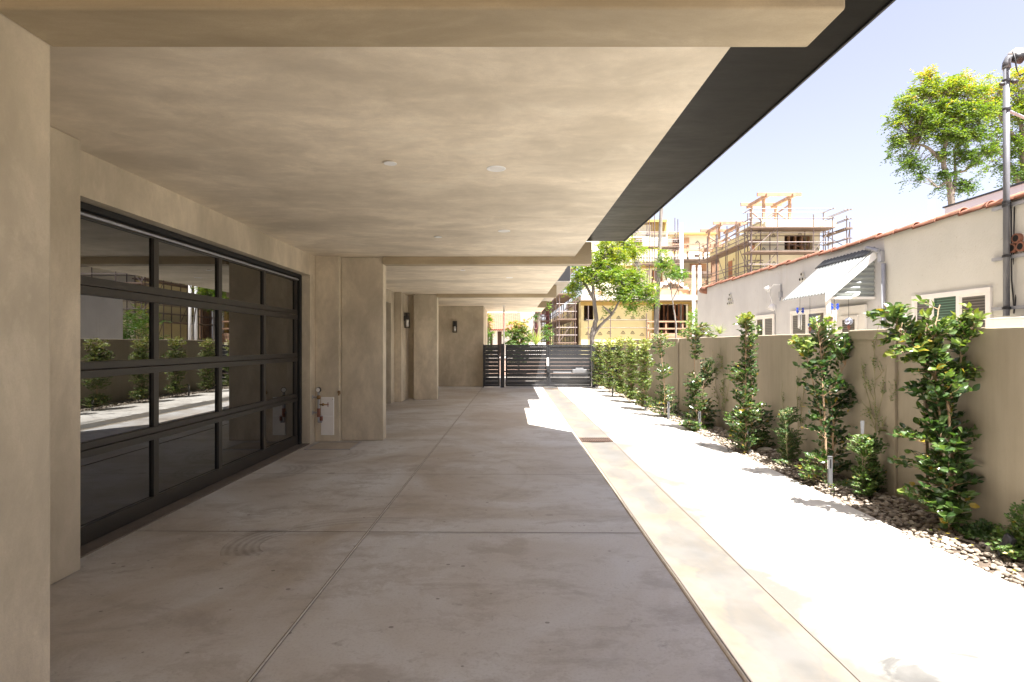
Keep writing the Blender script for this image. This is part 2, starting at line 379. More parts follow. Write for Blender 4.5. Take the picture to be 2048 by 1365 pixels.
M['orangeleaf']=leafmat("orange_flowering_leaf",[(0,(.030,.075,.016)),(.6,(.09,.16,.03)),(.85,(.22,.26,.05)),(1,(.50,.26,.06))],.5,.3)
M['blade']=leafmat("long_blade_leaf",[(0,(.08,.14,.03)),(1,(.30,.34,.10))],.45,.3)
M['stone']=(lambda n:(n.base(n.ramp((lambda a:(setattr(a,'attribute_name','tint'),a.outputs['Fac'])[1])(n.new('ShaderNodeAttribute')),[(0,(.09,.07,.055)),(.4,(.19,.155,.12)),(.75,(.31,.265,.21)),(1,(.50,.45,.39))])),n.set(Roughness=.8),n.bump(n.noise(60,5,.7),.4,.004),n.m)[-1])(N("river_pebble"))

# ================================================================== SETTING
tag(MB().add([(-600,-600,-.08),(600,-600,-.08),(600,600,-.08),(-600,600,-.08)],[(0,1,2,3)]).build("ground",M['dirt']),kind="structure")
tag(MB().box(-30,40,23.2,30.5,-.07,-.03).build("street",M['asphalt']),kind="structure")
def quad(mb,x0a,x1a,ya,x0b,x1b,yb,z,mi): mb.add([(x0a,ya,z),(x1a,ya,z),(x1b,yb,z),(x0b,yb,z)],[(0,1,2,3)],mi)
d=MB(); SL=lambda y:1.135+(y-2.7)*.0045; SR=lambda y:1.672+(y-2.7)*.0055; JX=lambda y:-1.232+(y-2.722)*.0125
GE=3.36
quad(d,-3.45,SL(-14),-14,-3.45,SL(23.2),23.2,0,0)
quad(d,SR(-14),GE,-14,SR(23.2),GE,23.2,0,1)
# step down of the slab edges towards gravel and street
d.add([(GE,-14,0),(GE,23.2,0),(GE,23.2,-.08),(GE,-14,-.08)],[(0,1,2,3)],1)
d.add([(-3.45,23.2,0),(GE,23.2,0),(GE,23.2,-.08),(-3.45,23.2,-.08)],[(3,2,1,0)],1)
tag(d.build("driveway",[M['drive'],M['slab']]),kind="structure")
s=MB()
ys=[-14+i*.6 for i in range(63)]
for a,b in zip(ys[:-1],ys[1:]):     # shallow dished strip
    for k in range(6):
        f0,f1=k/6,(k+1)/6
        def p(f,y): return (SL(y)+.012+(SR(y)-SL(y)-.024)*f,y,-.012*math.sin(math.pi*f)+.0)
        s.add([p(f0,a),p(f1,a),p(f1,b),p(f0,b)],[(0,1,2,3)],0)
tag(s.build("swale_strip",M['swale'],smooth=True),kind="structure")
j=MB()
def wob(y,s_=1.): return .004*math.sin(y*2.1*s_)+.003*math.sin(y*5.3)
ys=[-2+i*.35 for i in range(72)]
for a,b in zip(ys[:-1],ys[1:]):
    j.add([(JX(a)-.011,a,.004),(JX(a)+.011,a,.004),(JX(b)+.011,b,.004),(JX(b)-.011,b,.004)],[(0,1,2,3)],0)
    j.add([(SL(a)+.008+wob(a)*.5,a,.004),(SL(a)+.018+wob(a)*.5,a,.004),(SL(b)+.018+wob(b)*.5,b,.004),(SL(b)+.008+wob(b)*.5,b,.004)],[(0,1,2,3)],0)
    j.add([(SR(a)-.016+wob(a,1.3)*.6,a,.0045),(SR(a)+.0+wob(a)*.6,a,.0045),(SR(b)+.0+wob(b)*.6,b,.0045),(SR(b)-.016+wob(b,1.3)*.6,b,.0045)],[(0,1,2,3)],0)
j.tube([(JX(y),y,.004) for y in ys],.0065,6,1)
j.tube([(SL(y)-.012+wob(y)*.5,y,-.002) for y in ys],.014,8,2)
for y,x1 in ((4.92,1.12),(7.1,1.12),(9.6,1.12),(12.3,1.12),(15.0,1.12),(18.2,1.12),(2.2,1.12)):
    j.add([(-3.3,y-.004,.0035),(x1,y-.006-.05,.0035),(x1,y+.002-.05,.0035),(-3.3,y+.004,.0035)],[(0,1,2,3)],0)
for y in (14.8,18.5): j.add([(SL(y)+.03,y,.0),(SR(y)-.03,y,.0),(SR(y)-.03,y+.012,.0),(SL(y)+.03,y+.012,.0)],[(0,1,2,3)],0)
tag(j.build("slab_joint",[M['joint'],M['bead'],M['edgebead']]),kind="structure")
# planting bed soil
b=MB(); xs=[GE+.0,GE+.12,3.6,3.8,4.0]; zs=[-.05,-.02,0.0,.015,.02]
for i in range(4): b.add([(xs[i],-4,zs[i]),(xs[i+1],-4,zs[i+1]),(xs[i+1],21.5,zs[i+1]),(xs[i],21.5,zs[i])],[(0,1,2,3)])
tag(b.build("planting_bed",M['soil'],smooth=True),kind="structure")
tag(MB().add([(4.2,-6,0),(6.4,-6,0),(6.4,21,0),(4.2,21,0)],[(0,1,2,3)]).build("side_path",M['paving']),kind="structure")

# gravel: one mass of pebbles
def ico():
    t=(1+5**.5)/2
    v=[(-1,t,0),(1,t,0),(-1,-t,0),(1,-t,0),(0,-1,t),(0,1,t),(0,-1,-t),(0,1,-t),(t,0,-1),(t,0,1),(-t,0,-1),(-t,0,1)]
    v=[Vector(a).normalized() for a in v]
    f=[(0,11,5),(0,5,1),(0,1,7),(0,7,10),(0,10,11),(1,5,9),(5,11,4),(11,10,2),(10,7,6),(7,1,8),(3,9,4),(3,4,2),(3,2,6),(3,6,8),(3,8,9),(4,9,5),(2,4,11),(6,2,10),(8,6,7),(9,8,1)]
    return v,f
def sub(v,f):
    v=list(v);c={};F=[]
    def mid(a,b):
        k=(min(a,b),max(a,b))
        if k not in c: v.append(((v[a]+v[b])/2).normalized()); c[k]=len(v)-1
        return c[k]
    for a,b_,d_ in f:
        x,y,z=mid(a,b_),mid(b_,d_),mid(d_,a); F+=[(a,x,z),(b_,y,x),(d_,z,y),(x,y,z)]
    return v,F
I0=ico(); I1=sub(*I0)
g=MB(); rg=random.Random(3)
def bedz(x):
    return -.05+.03*min(1,(x-GE)/.12)+ (.02*min(1,max(0,(x-3.48)/.12)))+(.015*min(1,max(0,(x-3.6)/.2)))
for i in range(9000):
    q=rg.random(); y=1.5+19.7*q**1.5
    x=GE+.015+rg.random()*.60
    if x-GE<.03: x+=.02
    r=rg.uniform(.010,.026)*(1 if y<10 else 1.3)
    V,F=(I1 if y<7 else I0)
    sc=Vector((rg.uniform(.9,1.5),rg.uniform(.8,1.3),rg.uniform(.5,.8)))*r
    rot=Matrix.Rotation(rg.random()*6.3,3,'Z')@Matrix.Rotation(rg.uniform(-.4,.4),3,'X')
    seed=[rg.uniform(.78,1.15) for _ in range(12)]
    c=Vector((x,y,bedz(x)+r*rg.uniform(.2,.95)))
    P=[]
    for k,vv in enumerate(V):
        w=seed[k%12]; P.append(c+rot@Vector((vv.x*sc.x*w,vv.y*sc.y*w,vv.z*sc.z*w)))
    g.add(P,F,0,min(1,max(0,rg.gauss(.5,.24))))
for i in range(40):   # a few strays on the slab edge
    x=GE-rg.random()**2*.10; y=rg.uniform(2.5,14); r=rg.uniform(.006,.014)
    g.add([Vector((x,y,.003+r*.5))+Vector((v.x*r*1.3,v.y*r,v.z*r*.6)) for v in I0[0]],I0[1],0,rg.random())
tag(g.build("gravel",M['stone'],smooth=True),"grey and buff pebbles filling the bed along the tan wall","gravel",kind="stuff")
# fallen leaves/litter in bed
lt=MB()
for i in range(260):
    y=2+18*rg.random()**1.4; x=rg.uniform(GE+.05,3.95)
    a=rg.random()*6.3; dv=Vector((math.cos(a),math.sin(a),rg.uniform(-.1,.3))).normalized()
    lt.leaf(Vector((x,y,bedz(x)+.045)),dv,Vector((0,0,1)),rg.uniform(.02,.05),rg.uniform(.012,.022),rg.choice([.98,1.0,.9,.6]))
tag(lt.build("leaf_litter",M['leaf']),"dry fallen leaves scattered over the pebbles","leaf litter",kind="stuff")

# ================================================================== MODERN HOUSE
H=thing("modern_house","taupe plastered modern house whose overhang covers the driveway","house")
def hp(name,mb,mat,bev=.006,parent=H,label=None,smooth=False):
    o=mb.build(name,mat,parent,bevel=bev,smooth=smooth)
    if label: o["label"]=label
    return o
c=MB(); c.box(-3.6,1.08,-13,6.594,3.05,3.297); c.box(-3.6,1.08,6.606,22.697,3.05,3.297); c.box(-3.6,1.42,22.7,25.7,3.05,3.297)
hp("ceiling",c,M['ceiling'],.004)
so_=MB().box(1.083,1.885,-13,9.50,3.303,3.40)
hp("soffit",so_,M['soffit'],0)
hp("soffit",MB().box(1.083,1.66,15.56,22.69,3.303,3.36),M['upper'],0)
hp("drip_edge",MB().box(1.886,1.90,-13,9.505,3.29,3.46),M['black'],.002)
hp("drip_edge",MB().box(1.10,1.665,15.535,15.553,3.296,3.312),M['white'],0)
u=MB(); u.box(-9,1.87,-13,9.49,3.405,8.2); u.box(-9,1.03,9.492,15.50,3.30,7.0); u.box(1.035,1.29,13.36,15.50,3.31,5.5); u.box(-9,1.65,15.56,22.68,3.37,7.0); u.box(-9,1.42,22.685,25.7,3.30,7.0)
hp("upper_storey_wall",u,M['upper'],0)
hp("fascia_panel",MB().box(1.09,1.64,15.51,15.53,3.315,6.9),M['gate'],0,label="dark metal panel on the step of the upper storey")
hp("fascia_panel",MB().box(1.095,1.46,22.66,22.675,3.055,3.29),M['beam'],0)
hp("beam",MB().box(-2.05,1.335,2.28,2.58,2.93,3.294),M['beam'],.01)
hp("beam",MB().box(-2.10,1.36,9.50,9.75,2.925,3.294),M['beam'],.01)
hp("beam",MB().box(-2.09,1.35,16.48,16.72,2.945,3.294),M['beam'],.01)
hp("pillar",MB().box(-3.2,-2.053,2.283,2.577,0,3.05),M['plaster'],.012)
hp("pillar",MB().box(-3.2,-3.04,2.58,4.08,0,3.05),M['plaster'],.012)
hp("pillar",MB().box(-3.197,-2.80,9.45,9.85,0,3.05),M['plaster'],.008)
hp("pillar",MB().box(-2.797,-2.10,9.56,9.79,0,3.05),M['plaster'],.012)
hp("pillar",MB().box(-3.197,-3.0,15.95,17.05,0,3.05),M['plaster'],.008)
hp("pillar",MB().box(-2.77,-2.09,16.60,16.92,0,3.05),M['plaster'],.012)
w=MB()
w.box(-3.6,-3.2,-13,4.15,0,3.05); w.box(-3.6,-3.2,4.15,9.22,2.71,3.05); w.box(-3.6,-3.2,9.22,10.6,0,3.05)
w.box(-3.6,-3.2,10.6,15.5,2.71,3.05); w.box(-3.6,-3.2,15.5,21.8,0,3.05)
w.box(-3.6,-3.203,17.06,17.2,0,3.05)
hp("wall",w,M['plaster'],0)
hp("wall",MB().box(-3.195,-2.775,17.055,17.3,0,3.05),M['plaster'],0)
hp("wall",MB().box(-3.6,-.985,21.8,25.65,0,3.05),M['plaster'],.006)
# threshold
hp("threshold",MB().box(-3.42,-3.205,4.152,9.218,.0,.012),M['joint'],0)
def garage(y0,y1,label):
    o=tag(MB().box(-3.50,-3.44,y0+.002,y1-.002,.0,2.70).build("garage_door",M['rubber'],H),label)
    fx0,fx1=-3.41,-3.355
    # perimeter casing
    cs=MB(); cs.box(-3.43,-3.33,y0+.003,y0+.10,.0,2.705); cs.box(-3.43,-3.33,y1-.10,y1-.003,.0,2.705); cs.box(-3.43,-3.31,y0+.10,y1-.10,2.655,2.705)
    cs.build("casing",M['rubber'],o)
    ya,yb=y0+.11,y1-.11
    rails=[(.02,.16),(.70,.82),(1.33,1.46),(1.995,2.14),(2.60,2.65)]
    fr=MB()
    # each section: a rail split by a shadow gap at mid height
    for i,(a,b_) in enumerate(rails):
        if 0<i<4:
            m=(a+b_)/2; fr.box(fx0,fx1,ya,yb,a,m-.003); fr.box(fx0,fx1-.004,ya,yb,m+.003,b_)
        else: fr.box(fx0,fx1,ya,yb,a,b_)
    n=4; wd=(yb-ya)/n
    ms=[ya+.04]+[ya+wd*i for i in range(1,n)]+[yb-.04]
    zr=[(.16,.70),(.82,1.33),(1.46,1.995),(2.14,2.60)]
    for k,yy in enumerate(ms):
        for z0,z1 in zr: fr.box(fx0,fx1-.006,yy-.04,yy+.04,z0,z1)
    fr.build("frame",M['doorframe'],o,bevel=.003)
    tr=MB().tube([(-3.35,ya,2.625),(-3.35,yb,2.625)],.012,8); tr.build("track",M['grey'],o)
    for k in range(n):
        for z0,z1 in zr:
            MB().box(-3.400,-3.385,ms[k]+.04,ms[k+1]-.04,z0,z1).build("pane",M['glass'],o)
garage(4.15,9.22,"dark framed glass garage door with four rows of panes nearest the viewer")
garage(10.6,15.5,"second dark glass garage door beyond the first pillar")

# ceiling fittings
def downlight(x,y,label):
    t=thing("recessed_light",label,"ceiling light","round lights let into the ceiling",(x,y,3.05))
    o=MB(); n=28
    V=[];F=[]
    prof=[(.078,-.004),(.080,-.001),(.062,-.004),(.055,.0),(.045,-.0015)]
    for r,z in prof:
        for k in range(n): a=2*math.pi*k/n; V.append((r*math.cos(a),r*math.sin(a),z))
    for i in (0,2,3):
        pass
    for i in (1,0): pass
    ring=[(.080,-.001),(.078,-.005),(.062,-.005),(.054,-.001)]
    V=[];F=[]
    for r,z in ring:
        for k in range(n): a=2*math.pi*k/n; V.append((r*math.cos(a),r*math.sin(a),z))
    for i in range(3):
        for k in range(n): F.append((i*n+k,i*n+(k+1)%n,(i+1)*n+(k+1)%n,(i+1)*n+k))
    o.add(V,F); o.build("trim_ring",M['white'],t)
    MB().disc((0,0,-.0035),.0545,.0025,28).build("lens",M['frost'],t)
for (x,y,l) in ((-.11,4.74,"largest round white downlight set in the near ceiling bay"),(-.07,7.35,"round white downlight just past the thin seam in the ceiling"),
                (0,12.5,"small faint downlight in the ceiling beyond the second beam"),(0.0,17.6,"tiny round downlight in the far ceiling beyond the third beam")): downlight(x,y,l)
for (x,y,l) in ((-.95,4.58,"flat white sprinkler cap in the near ceiling bay left of the downlight"),(-.96,7.72,"small flat sprinkler cap on the ceiling past the seam"),
                (-.91,11.2,"tiny flat sprinkler cap on the ceiling beyond the second beam")):
    t=thing("sprinkler_cap",l,"sprinkler cover","flat sprinkler caps on the ceiling",(x,y,3.05))
    MB().disc((0,0,-.012),.052,.004,28).build("cover_plate",M['white'],t); MB().disc((0,0,-.008),.03,.0085,16).build("neck",M['joint'],t)

def sconce(loc,rz,label):
    t=thing("wall_lantern",label,"wall lamp","black lanterns on the plaster walls",loc); t.rotation_euler=(0,0,rz)
    MB().box(-.055,.055,-.02,0,-.02,.12).build("back_plate",M['black'],t)
    cg=MB()
    for sx in (-.07,.07):
        for sy in (-.15,-.03): cg.box(sx-.008,sx+.008,sy-.008,sy+.008,-.21,.21)
    for z in (-.21,.205):
        cg.box(-.078,.078,-.158,-.142,z-.008,z+.008); cg.box(-.078,.078,-.038,-.022,z-.008,z+.008)
        cg.box(-.078,-.062,-.142,-.038,z-.007,z+.007); cg.box(.062,.078,-.142,-.038,z-.007,z+.007)
    cg.build("cage",M['black'],t); 
    MB().box(-.05,.05,-.13,-.05,.02,.19).build("cap_box",M['black'],t)
    MB().tube([(0,-.09,-.17),(0,-.09,.02)],.035,16).build("glass_tube",M['frost'],t,smooth=True)
    return t
sconce((at(910,654,21.79).x,21.795,zz(654,21.79)),0,"black cage lantern on the far plaster wall left of the gate")
sconce((-2.995,16.33,zz(641,16.35)),math.radians(90),"black cage lantern seen from the side on the narrow pier")
for o in COL.objects:
    pass

# utility things near first pillar
t=thing("utility_cabinet","flush white two door access panel on the recess beside the garage","access panel",None,(-2.99,9.447,.11))
def lp(name,mb,mat,parent=None,bev=0,smooth=False):
    par=parent or t; o=mb.build(name,mat,None,smooth=smooth,bevel=bev); return put(o,par)
SPLIT={"plywood_panel","gold_band","interior_room","opening","side_opening","studs","bracket","fitting","operator_arm_","insulator","valve_body","terrace"}
def islands(mb):
    p=list(range(len(mb.v)))
    def fd(i):
        while p[i]!=i: p[i]=p[p[i]]; i=p[i]
        return i
    for f in mb.f:
        for k in f[1:]:
            a,b=fd(f[0]),fd(k)
            if a!=b: p[b]=a
    g={}
    for f,m_ in zip(mb.f,mb.m): g.setdefault(fd(f[0]),[]).append((f,m_))
    out=[]
    for fs in g.values():
        ids=sorted({i for f,_ in fs for i in f}); mp={i:k for k,i in enumerate(ids)}
        n=MB(); n.v=[mb.v[i] for i in ids]; n.f=[tuple(mp[i] for i in f) for f,_ in fs]; n.m=[m_ for _,m_ in fs]; out.append(n)
    return out
def rp(name,mb,mat,par,bev=0,smooth=False):
    if name in SPLIT:
        for q in islands(mb): o=lp("stud" if name=="studs" else name,q,mat,par,bev,smooth)
        return o
    return lp(name,mb,mat,par,bev,smooth)
lp("frame",MB().box(-3.095,-2.882,9.438,9.448,.11,.732),M['white'],None,.002)
lp("door",MB().box(-3.088,-2.889,9.430,9.438,.43,.722),M['trim'],None,.002); lp("door",MB().box(-3.088,-2.889,9.430,9.438,.12,.42),M['trim'],None,.002)
lp("latch",MB().disc((-2.90,9.424,.70),.006,.006,10,0,Vector((0,1,0))),M['black'])
t=thing("valve_assembly","brass and steel water valve with round gauge on wall by garage","water valve",None,(-3.2,9.34,.6))
lp("pipe",MB().tube([(-3.10,9.34,.82),(-3.10,9.34,.36),(-3.095,9.34,.335),(-3.08,9.34,.325),(-3.065,9.34,.335),(-3.06,9.34,.36),(-3.06,9.34,.44)],.02,10),M['grey'],smooth=True)
rp("fitting",MB().tube([(-3.10,9.34,.42),(-3.10,9.34,.56)],.027,10).tube([(-3.06,9.34,.36),(-3.06,9.34,.43)],.026,10),M['redpaint'],t)
rp("bracket",MB().tube([(-3.2,9.34,.74),(-3.10,9.34,.74)],.014,8).tube([(-3.2,9.34,.49),(-3.10,9.34,.49)],.014,8).disc((-3.2,9.34,.74),.035,.006,12,0,Vector((1,0,0))).disc((-3.2,9.34,.49),.035,.006,12,0,Vector((1,0,0))),M['grey'],t)
rp("valve_body",MB().ball((-3.10,9.34,.74),.034,8,0,(1,1,1.2)).ball((-3.03,9.34,.62),.024,8),M['brass'],t,smooth=True)
lp("spigot",MB().tube([(-3.10,9.34,.62),(-2.955,9.34,.62)],[.014,.011],8),M['brass'],smooth=True)
lp("handle",MB().tube([(-2.95,9.34,.655),(-2.95,9.34,.585)],.007,8).tube([(-2.95,9.305,.62),(-2.95,9.375,.62)],.007,8),M['redpaint'])
lp("gauge",MB().disc((-3.105,9.325,.86),.042,.028,20,0,Vector((.25,.97,0)).normalized()).tube([(-3.10,9.34,.82),(-3.10,9.34,.78)],.01,8),M['black'])
lp("gauge_face",MB().disc((-3.108,9.321,.86),.036,.002,20,0,Vector((.25,.97,0)).normalized()),M['white'])
t=thing("hose_bib","small brass hose tap at the groove beside the first pillar","tap",None,(-2.79,9.45,.79))
lp("body",MB().tube([(-2.785,9.455,.80),(-2.785,9.38,.80),(-2.785,9.37,.765)],.012,8).ball((-2.785,9.41,.80),.019,7),M['brass'],smooth=True)
lp("handwheel",MB().disc((-2.785,9.385,.825),.024,.006,12,0,Vector((0,-.5,.87)).normalized()),M['brass'])
t=thing("floor_hatch","flat concrete filled access hatch in the floor below white panel","floor hatch",None,(-2.9,9,.0))
x0,x1,y0,y1=-3.12,-2.42,8.72,9.38
lp("frame",MB().box(x0,x1,y0,y0+.02,.001,.008).box(x0,x1,y1-.02,y1,.001,.008).box(x0,x0+.02,y0+.02,y1-.02,.001,.007).box(x1-.02,x1,y0+.02,y1-.02,.001,.007),M['grey'])
lp("lid",MB().box(x0+.025,x1-.025,y0+.025,y1-.025,.0005,.005),M['upper'])

def grate(x0,x1,y0,y1,label,n):
    t=thing("drain_grate",label,"drain grate","iron grates in the drain strip",((x0+x1)/2,y0,0))
    rp("pit",MB().box(x0,x1,y0,y1,-.010,.003),M['void'],t)
    f=MB()
    f.box(x0,x1,y0,y0+.018,.002,.010); f.box(x0,x1,y1-.018,y1,.002,.010); f.box(x0,x1,(y0+y1)/2-.014,(y0+y1)/2+.014,.002,.0095)
    f.box(x0,x0+.018,y0+.018,y1-.018,.002,.0092); f.box(x1-.018,x1,y0+.018,y1-.018,.002,.0092)
    w=(x1-x0)/n
    for i in range(1,n): f.box(x0+w*i-.007,x0+w*i+.007,y0+.017,y1-.017,.002,.009)
    rp("grate_bars",f,M['iron'],t)
grate(1.185,1.70,9.43,9.80,"rusty rectangular iron grate across the drain strip",17)
grate(1.25,1.74,20.55,20.75,"narrow far iron grate in the strip just before the gate",14)

# ================================================================== GATE
GY=21.3
G=thing("driveway_gate","charcoal slatted double driveway gate with a narrow side panel","gate",None,(1.3,GY,0))
def slats(x0,x1,name,z0=.10,z1=1.58,n=10,lbl=None):
    m=MB(); m.box(x0,x1,GY-.03,GY+.03,z1-.075,z1); m.box(x0,x1,GY-.03,GY+.03,z0-.06,z0)
    m.box(x0,x0+.065,GY-.028,GY+.028,z0,z1-.075); m.box(x1-.065,x1,GY-.028,GY+.028,z0,z1-.075)
    p=(z1-.075-z0)/n
    for i in range(n): m.box(x0+.065,x1-.065,GY-.012,GY+.012,z0+p*i+.004,z0+p*(i+1)-.003)
    o=rp(name,m,M['gate'],G,.003)
    if lbl: o["label"]=lbl
    return o
slats(-.955,-.36,"side_panel"); slats(3.175,3.99,"side_panel"); slats(-.15,1.43,"gate_leaf",lbl="left gate leaf, half in shade"); slats(1.438,3.035,"gate_leaf",lbl="right gate leaf in the sun")
rp("post",MB().box(-.34,-.19,GY-.07,GY+.07,0,1.62),M['gate'],G,.004); rp("post",MB().box(3.05,3.17,GY-.06,GY+.06,0,1.62),M['gate'],G,.004)
rp("post",MB().box(-.983,-.957,GY-.05,GY+.05,0,1.60),M['gate'],G,.002)
rp("operator_arm",MB().tube([(-.2,GY-.14,.60),(1.3,GY-.10,.55)],.022,10).box(-.05,.62,GY-.2,GY-.09,.53,.63).tube([(1.3,GY-.10,.55),(1.3,GY-.01,.55)],.02,8),M['gate'],G,.0)
rp("operator_arm",MB().tube([(3.05,GY-.14,.55),(1.62,GY-.10,.56)],.026,10).tube([(1.62,GY-.10,.56),(1.62,GY-.01,.56)],.02,8),M['bollard'],G,.0)
rp("operator_housing",MB().box(2.3,2.86,GY-.22,GY-.08,.54,.68).box(2.42,2.72,GY-.2,GY-.1,.68,.73),M['bollard'],G,.02)
rp("lock_box",MB().box(1.37,1.45,GY-.09,GY-.035,.80,1.10),M['trim'],G,.005); rp("lock_bracket",MB().prism([(1.34,GY-.08,.79),(1.53,GY-.08,.79),(1.47,GY-.08,.56),(1.40,GY-.08,.56)],(0,.045,0)),M['gate'],G)
rp("meeting_stile",MB().box(1.405,1.462,GY+.031,GY+.045,.05,1.57),M['gate'],G); rp("bottom_guide",MB().box(-.15,3.02,GY-.01,GY+.01,.001,.02),M['grey'],G)
t=thing("white_pole","slim white pole rising behind the gate post to the ceiling","pole",None,(-.21,21.46,0))
rp("shaft",MB().tube([(-.21,21.46,0),(-.21,21.46,3.04)],.028,12),M['white'],t,smooth=True); rp("flange",MB().disc((-.21,21.46,3.035),.06,.013,16),M['white'],t)

# ================================================================== GARDEN WALL
gw=thing("garden_wall","low tan stucco wall running along the planting bed","wall",None,(4.1,8,0))
m=MB(); m.box(4.0,4.18,-4,5.98,-.08,1.745); m.box(4.0,4.18,5.98,13.6,-.08,1.75); m.box(4.0,4.18,13.6,21.6,-.08,1.75)
m=MB(); 
# lumpy top edge built as a strip
ys=[-4+.25*i for i in range(103)]; rw=random.Random(5)
V=[];F=[]
for y in ys:
    z=1.745+rw.uniform(-.004,.004)+(.012 if 5.98<y<6.7 else 0); e=rw.uniform(-.002,.002)
    V+= [(4.0,y,-.08),(4.0,y,z-.012),(4.012+e,y,z),(4.168,y,z),(4.18,y,z-.012),(4.18,y,-.08)]
for i in range(len(ys)-1):
    for k in range(5): F.append((i*6+k,i*6+k+1,(i+1)*6+k+1,(i+1)*6+k))
F.append((0,5,4,3,2,1)); n_=(len(ys)-1)*6; F.append((n_,n_+1,n_+2,n_+3,n_+4,n_+5))
m.add(V,F); rp("wall_body",m,M['stucco'],gw)
for y in (5.92,13.55): rp("pilaster",MB().box(3.965,4.003,y,y+.13,-.05,1.73),M['stucco'],gw,.008)
rp("coping_patch",MB().box(3.975,4.19,6.05,6.75,1.655,1.765),M['stucco'],gw,.015)

# ================================================================== FOLIAGE TOOLS
def rdir(r): 
    z=r.uniform(-1,1); a=r.random()*6.283; q=math.sqrt(1-z*z); return Vector((q*math.cos(a),q*math.sin(a),z))
def inball(r): return rdir(r)*(r.random()**(1/3))
def leafy_twig(lf,tw,a,b,r,L,W,step,tint,tips=None,wr=.0035):
    a=Vector(a); b=Vector(b); n=max(2,int((b-a).length/step)); sag=Vector((0,0,1))*(b-a).length*.12
    pts=[a.lerp(b,i/5)+sag*math.sin(math.pi*i/5)*.6+rdir(r)*.006 for i in range(6)]
    tw.tube(pts,[wr*(1-.13*i) for i in range(6)],4,0,None,False)
    for i in range(n+1):
        f=.25+.75*i/n; p=a.lerp(b,f)+sag*math.sin(math.pi*f)*.6
        d=(b-a).normalized(); side=d.cross(Vector((0,0,1)))
        if side.length<.05: side=Vector((1,0,0))
        side.normalize(); s_=1 if i%2 else -1
        dd=(d*.55+side*s_*r.uniform(.5,1)+Vector((0,0,r.uniform(-.15,.55)))+rdir(r)*.3).normalized()
        nn=(Vector((-.25,-.35,.8))+rdir(r)*.85).normalized()
        tt=min(1,max(0,r.gauss(tint,.13)))
        if tips and i>=n-1: tt=min(.94,tt+tips)
        if r.random()<.02: tt=1
        k=r.uniform(.7,1.15)
        lf.leaf(p,dd,nn,L*k,W*k,tt)
def plant(name,label,cat,base,stems,blobs,seed,L=.085,W=.05,step=.03,mat='leaf',wood='twig',group=None,stemr=.012,stake=None,xmax=3.985):
    """stems: list of polylines of world points; blobs: (centre, rx, ry, rz, twigs, tint, tips)"""
    r=random.Random(seed); t=thing(name,label,cat,group,base)
    tw=MB(); lf=MB(); pts=[]
    for s_ in stems:
        s_=[Vector(p) for p in s_]; fine=[]
        for a,b in zip(s_[:-1],s_[1:]):
            for i in range(6): fine.append(a.lerp(b,i/6)+rdir(r)*.006)
        fine.append(s_[-1]); n=len(fine)
        tw.tube(fine,[stemr*(1-.7*i/n) for i in range(n)],6,0,None,False); pts+=fine
    for c,rx,ry,rz,k,tint,tips in blobs:
        c=Vector(c)
        for _ in range(k):
            q=inball(r); e=c+Vector((q.x*rx,q.y*ry,q.z*rz))
            if e.x>xmax: e.x=xmax-r.random()*.03
            e.z=max(e.z,.06)
            near=min(pts,key=lambda p:(p-e+Vector((0,0,.08))).length)
            if (near-e).length>.28: near=e+(near-e).normalized()*r.uniform(.10,.28)
            leafy_twig(lf,tw,near,e,r,L,W,step,tint,tips)
    rp("foliage",lf,M[mat],t); rp("stems",tw,M[wood],t)
    if stake:
        for a,b,w_ in stake: rp("stake",MB().obox(a,b,w_,w_),M['stake'],t)
    return t
def pxblobs(Y,lst,ry=.22,dens=1.0):
    dens*=1.12
    out=[]
    for it in lst:
        u,v,ru,rv,k,tint=it[:6]; dy=it[6] if len(it)>6 else 0; tips=it[7] if len(it)>7 else 0
        y=Y+dy; out.append((at(u,v,y),ru*y/K,ry,rv*y/K,max(1,int(k*dens)),tint,tips))
    return out
GP="shrubs and climbers planted along the tan wall"
# P1 big shrub
Y=5.05
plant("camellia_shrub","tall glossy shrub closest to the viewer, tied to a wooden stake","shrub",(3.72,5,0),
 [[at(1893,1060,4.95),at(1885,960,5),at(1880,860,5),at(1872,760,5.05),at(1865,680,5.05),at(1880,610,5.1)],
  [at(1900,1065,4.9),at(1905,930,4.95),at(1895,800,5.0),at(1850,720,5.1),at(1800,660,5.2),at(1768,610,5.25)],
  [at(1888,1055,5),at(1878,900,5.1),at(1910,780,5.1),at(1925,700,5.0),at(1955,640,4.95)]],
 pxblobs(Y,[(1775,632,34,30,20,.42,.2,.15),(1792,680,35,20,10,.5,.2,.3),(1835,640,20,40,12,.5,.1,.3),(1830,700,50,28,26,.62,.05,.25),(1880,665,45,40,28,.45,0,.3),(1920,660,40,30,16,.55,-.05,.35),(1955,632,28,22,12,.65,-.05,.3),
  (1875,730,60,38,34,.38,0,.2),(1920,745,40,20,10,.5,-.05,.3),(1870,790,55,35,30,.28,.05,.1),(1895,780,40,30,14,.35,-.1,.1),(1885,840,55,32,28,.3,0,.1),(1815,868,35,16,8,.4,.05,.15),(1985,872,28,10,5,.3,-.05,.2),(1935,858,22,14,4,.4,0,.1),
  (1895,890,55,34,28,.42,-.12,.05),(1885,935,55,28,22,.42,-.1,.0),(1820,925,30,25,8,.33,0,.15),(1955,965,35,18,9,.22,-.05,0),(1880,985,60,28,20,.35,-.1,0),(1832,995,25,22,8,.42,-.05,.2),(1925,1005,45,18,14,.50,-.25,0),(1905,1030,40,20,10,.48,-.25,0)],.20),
 11,.078,.047,.024,group=GP,stemr=.014,stake=[(at(1853,1000,5.15),at(1851,628,5.15),.028)])
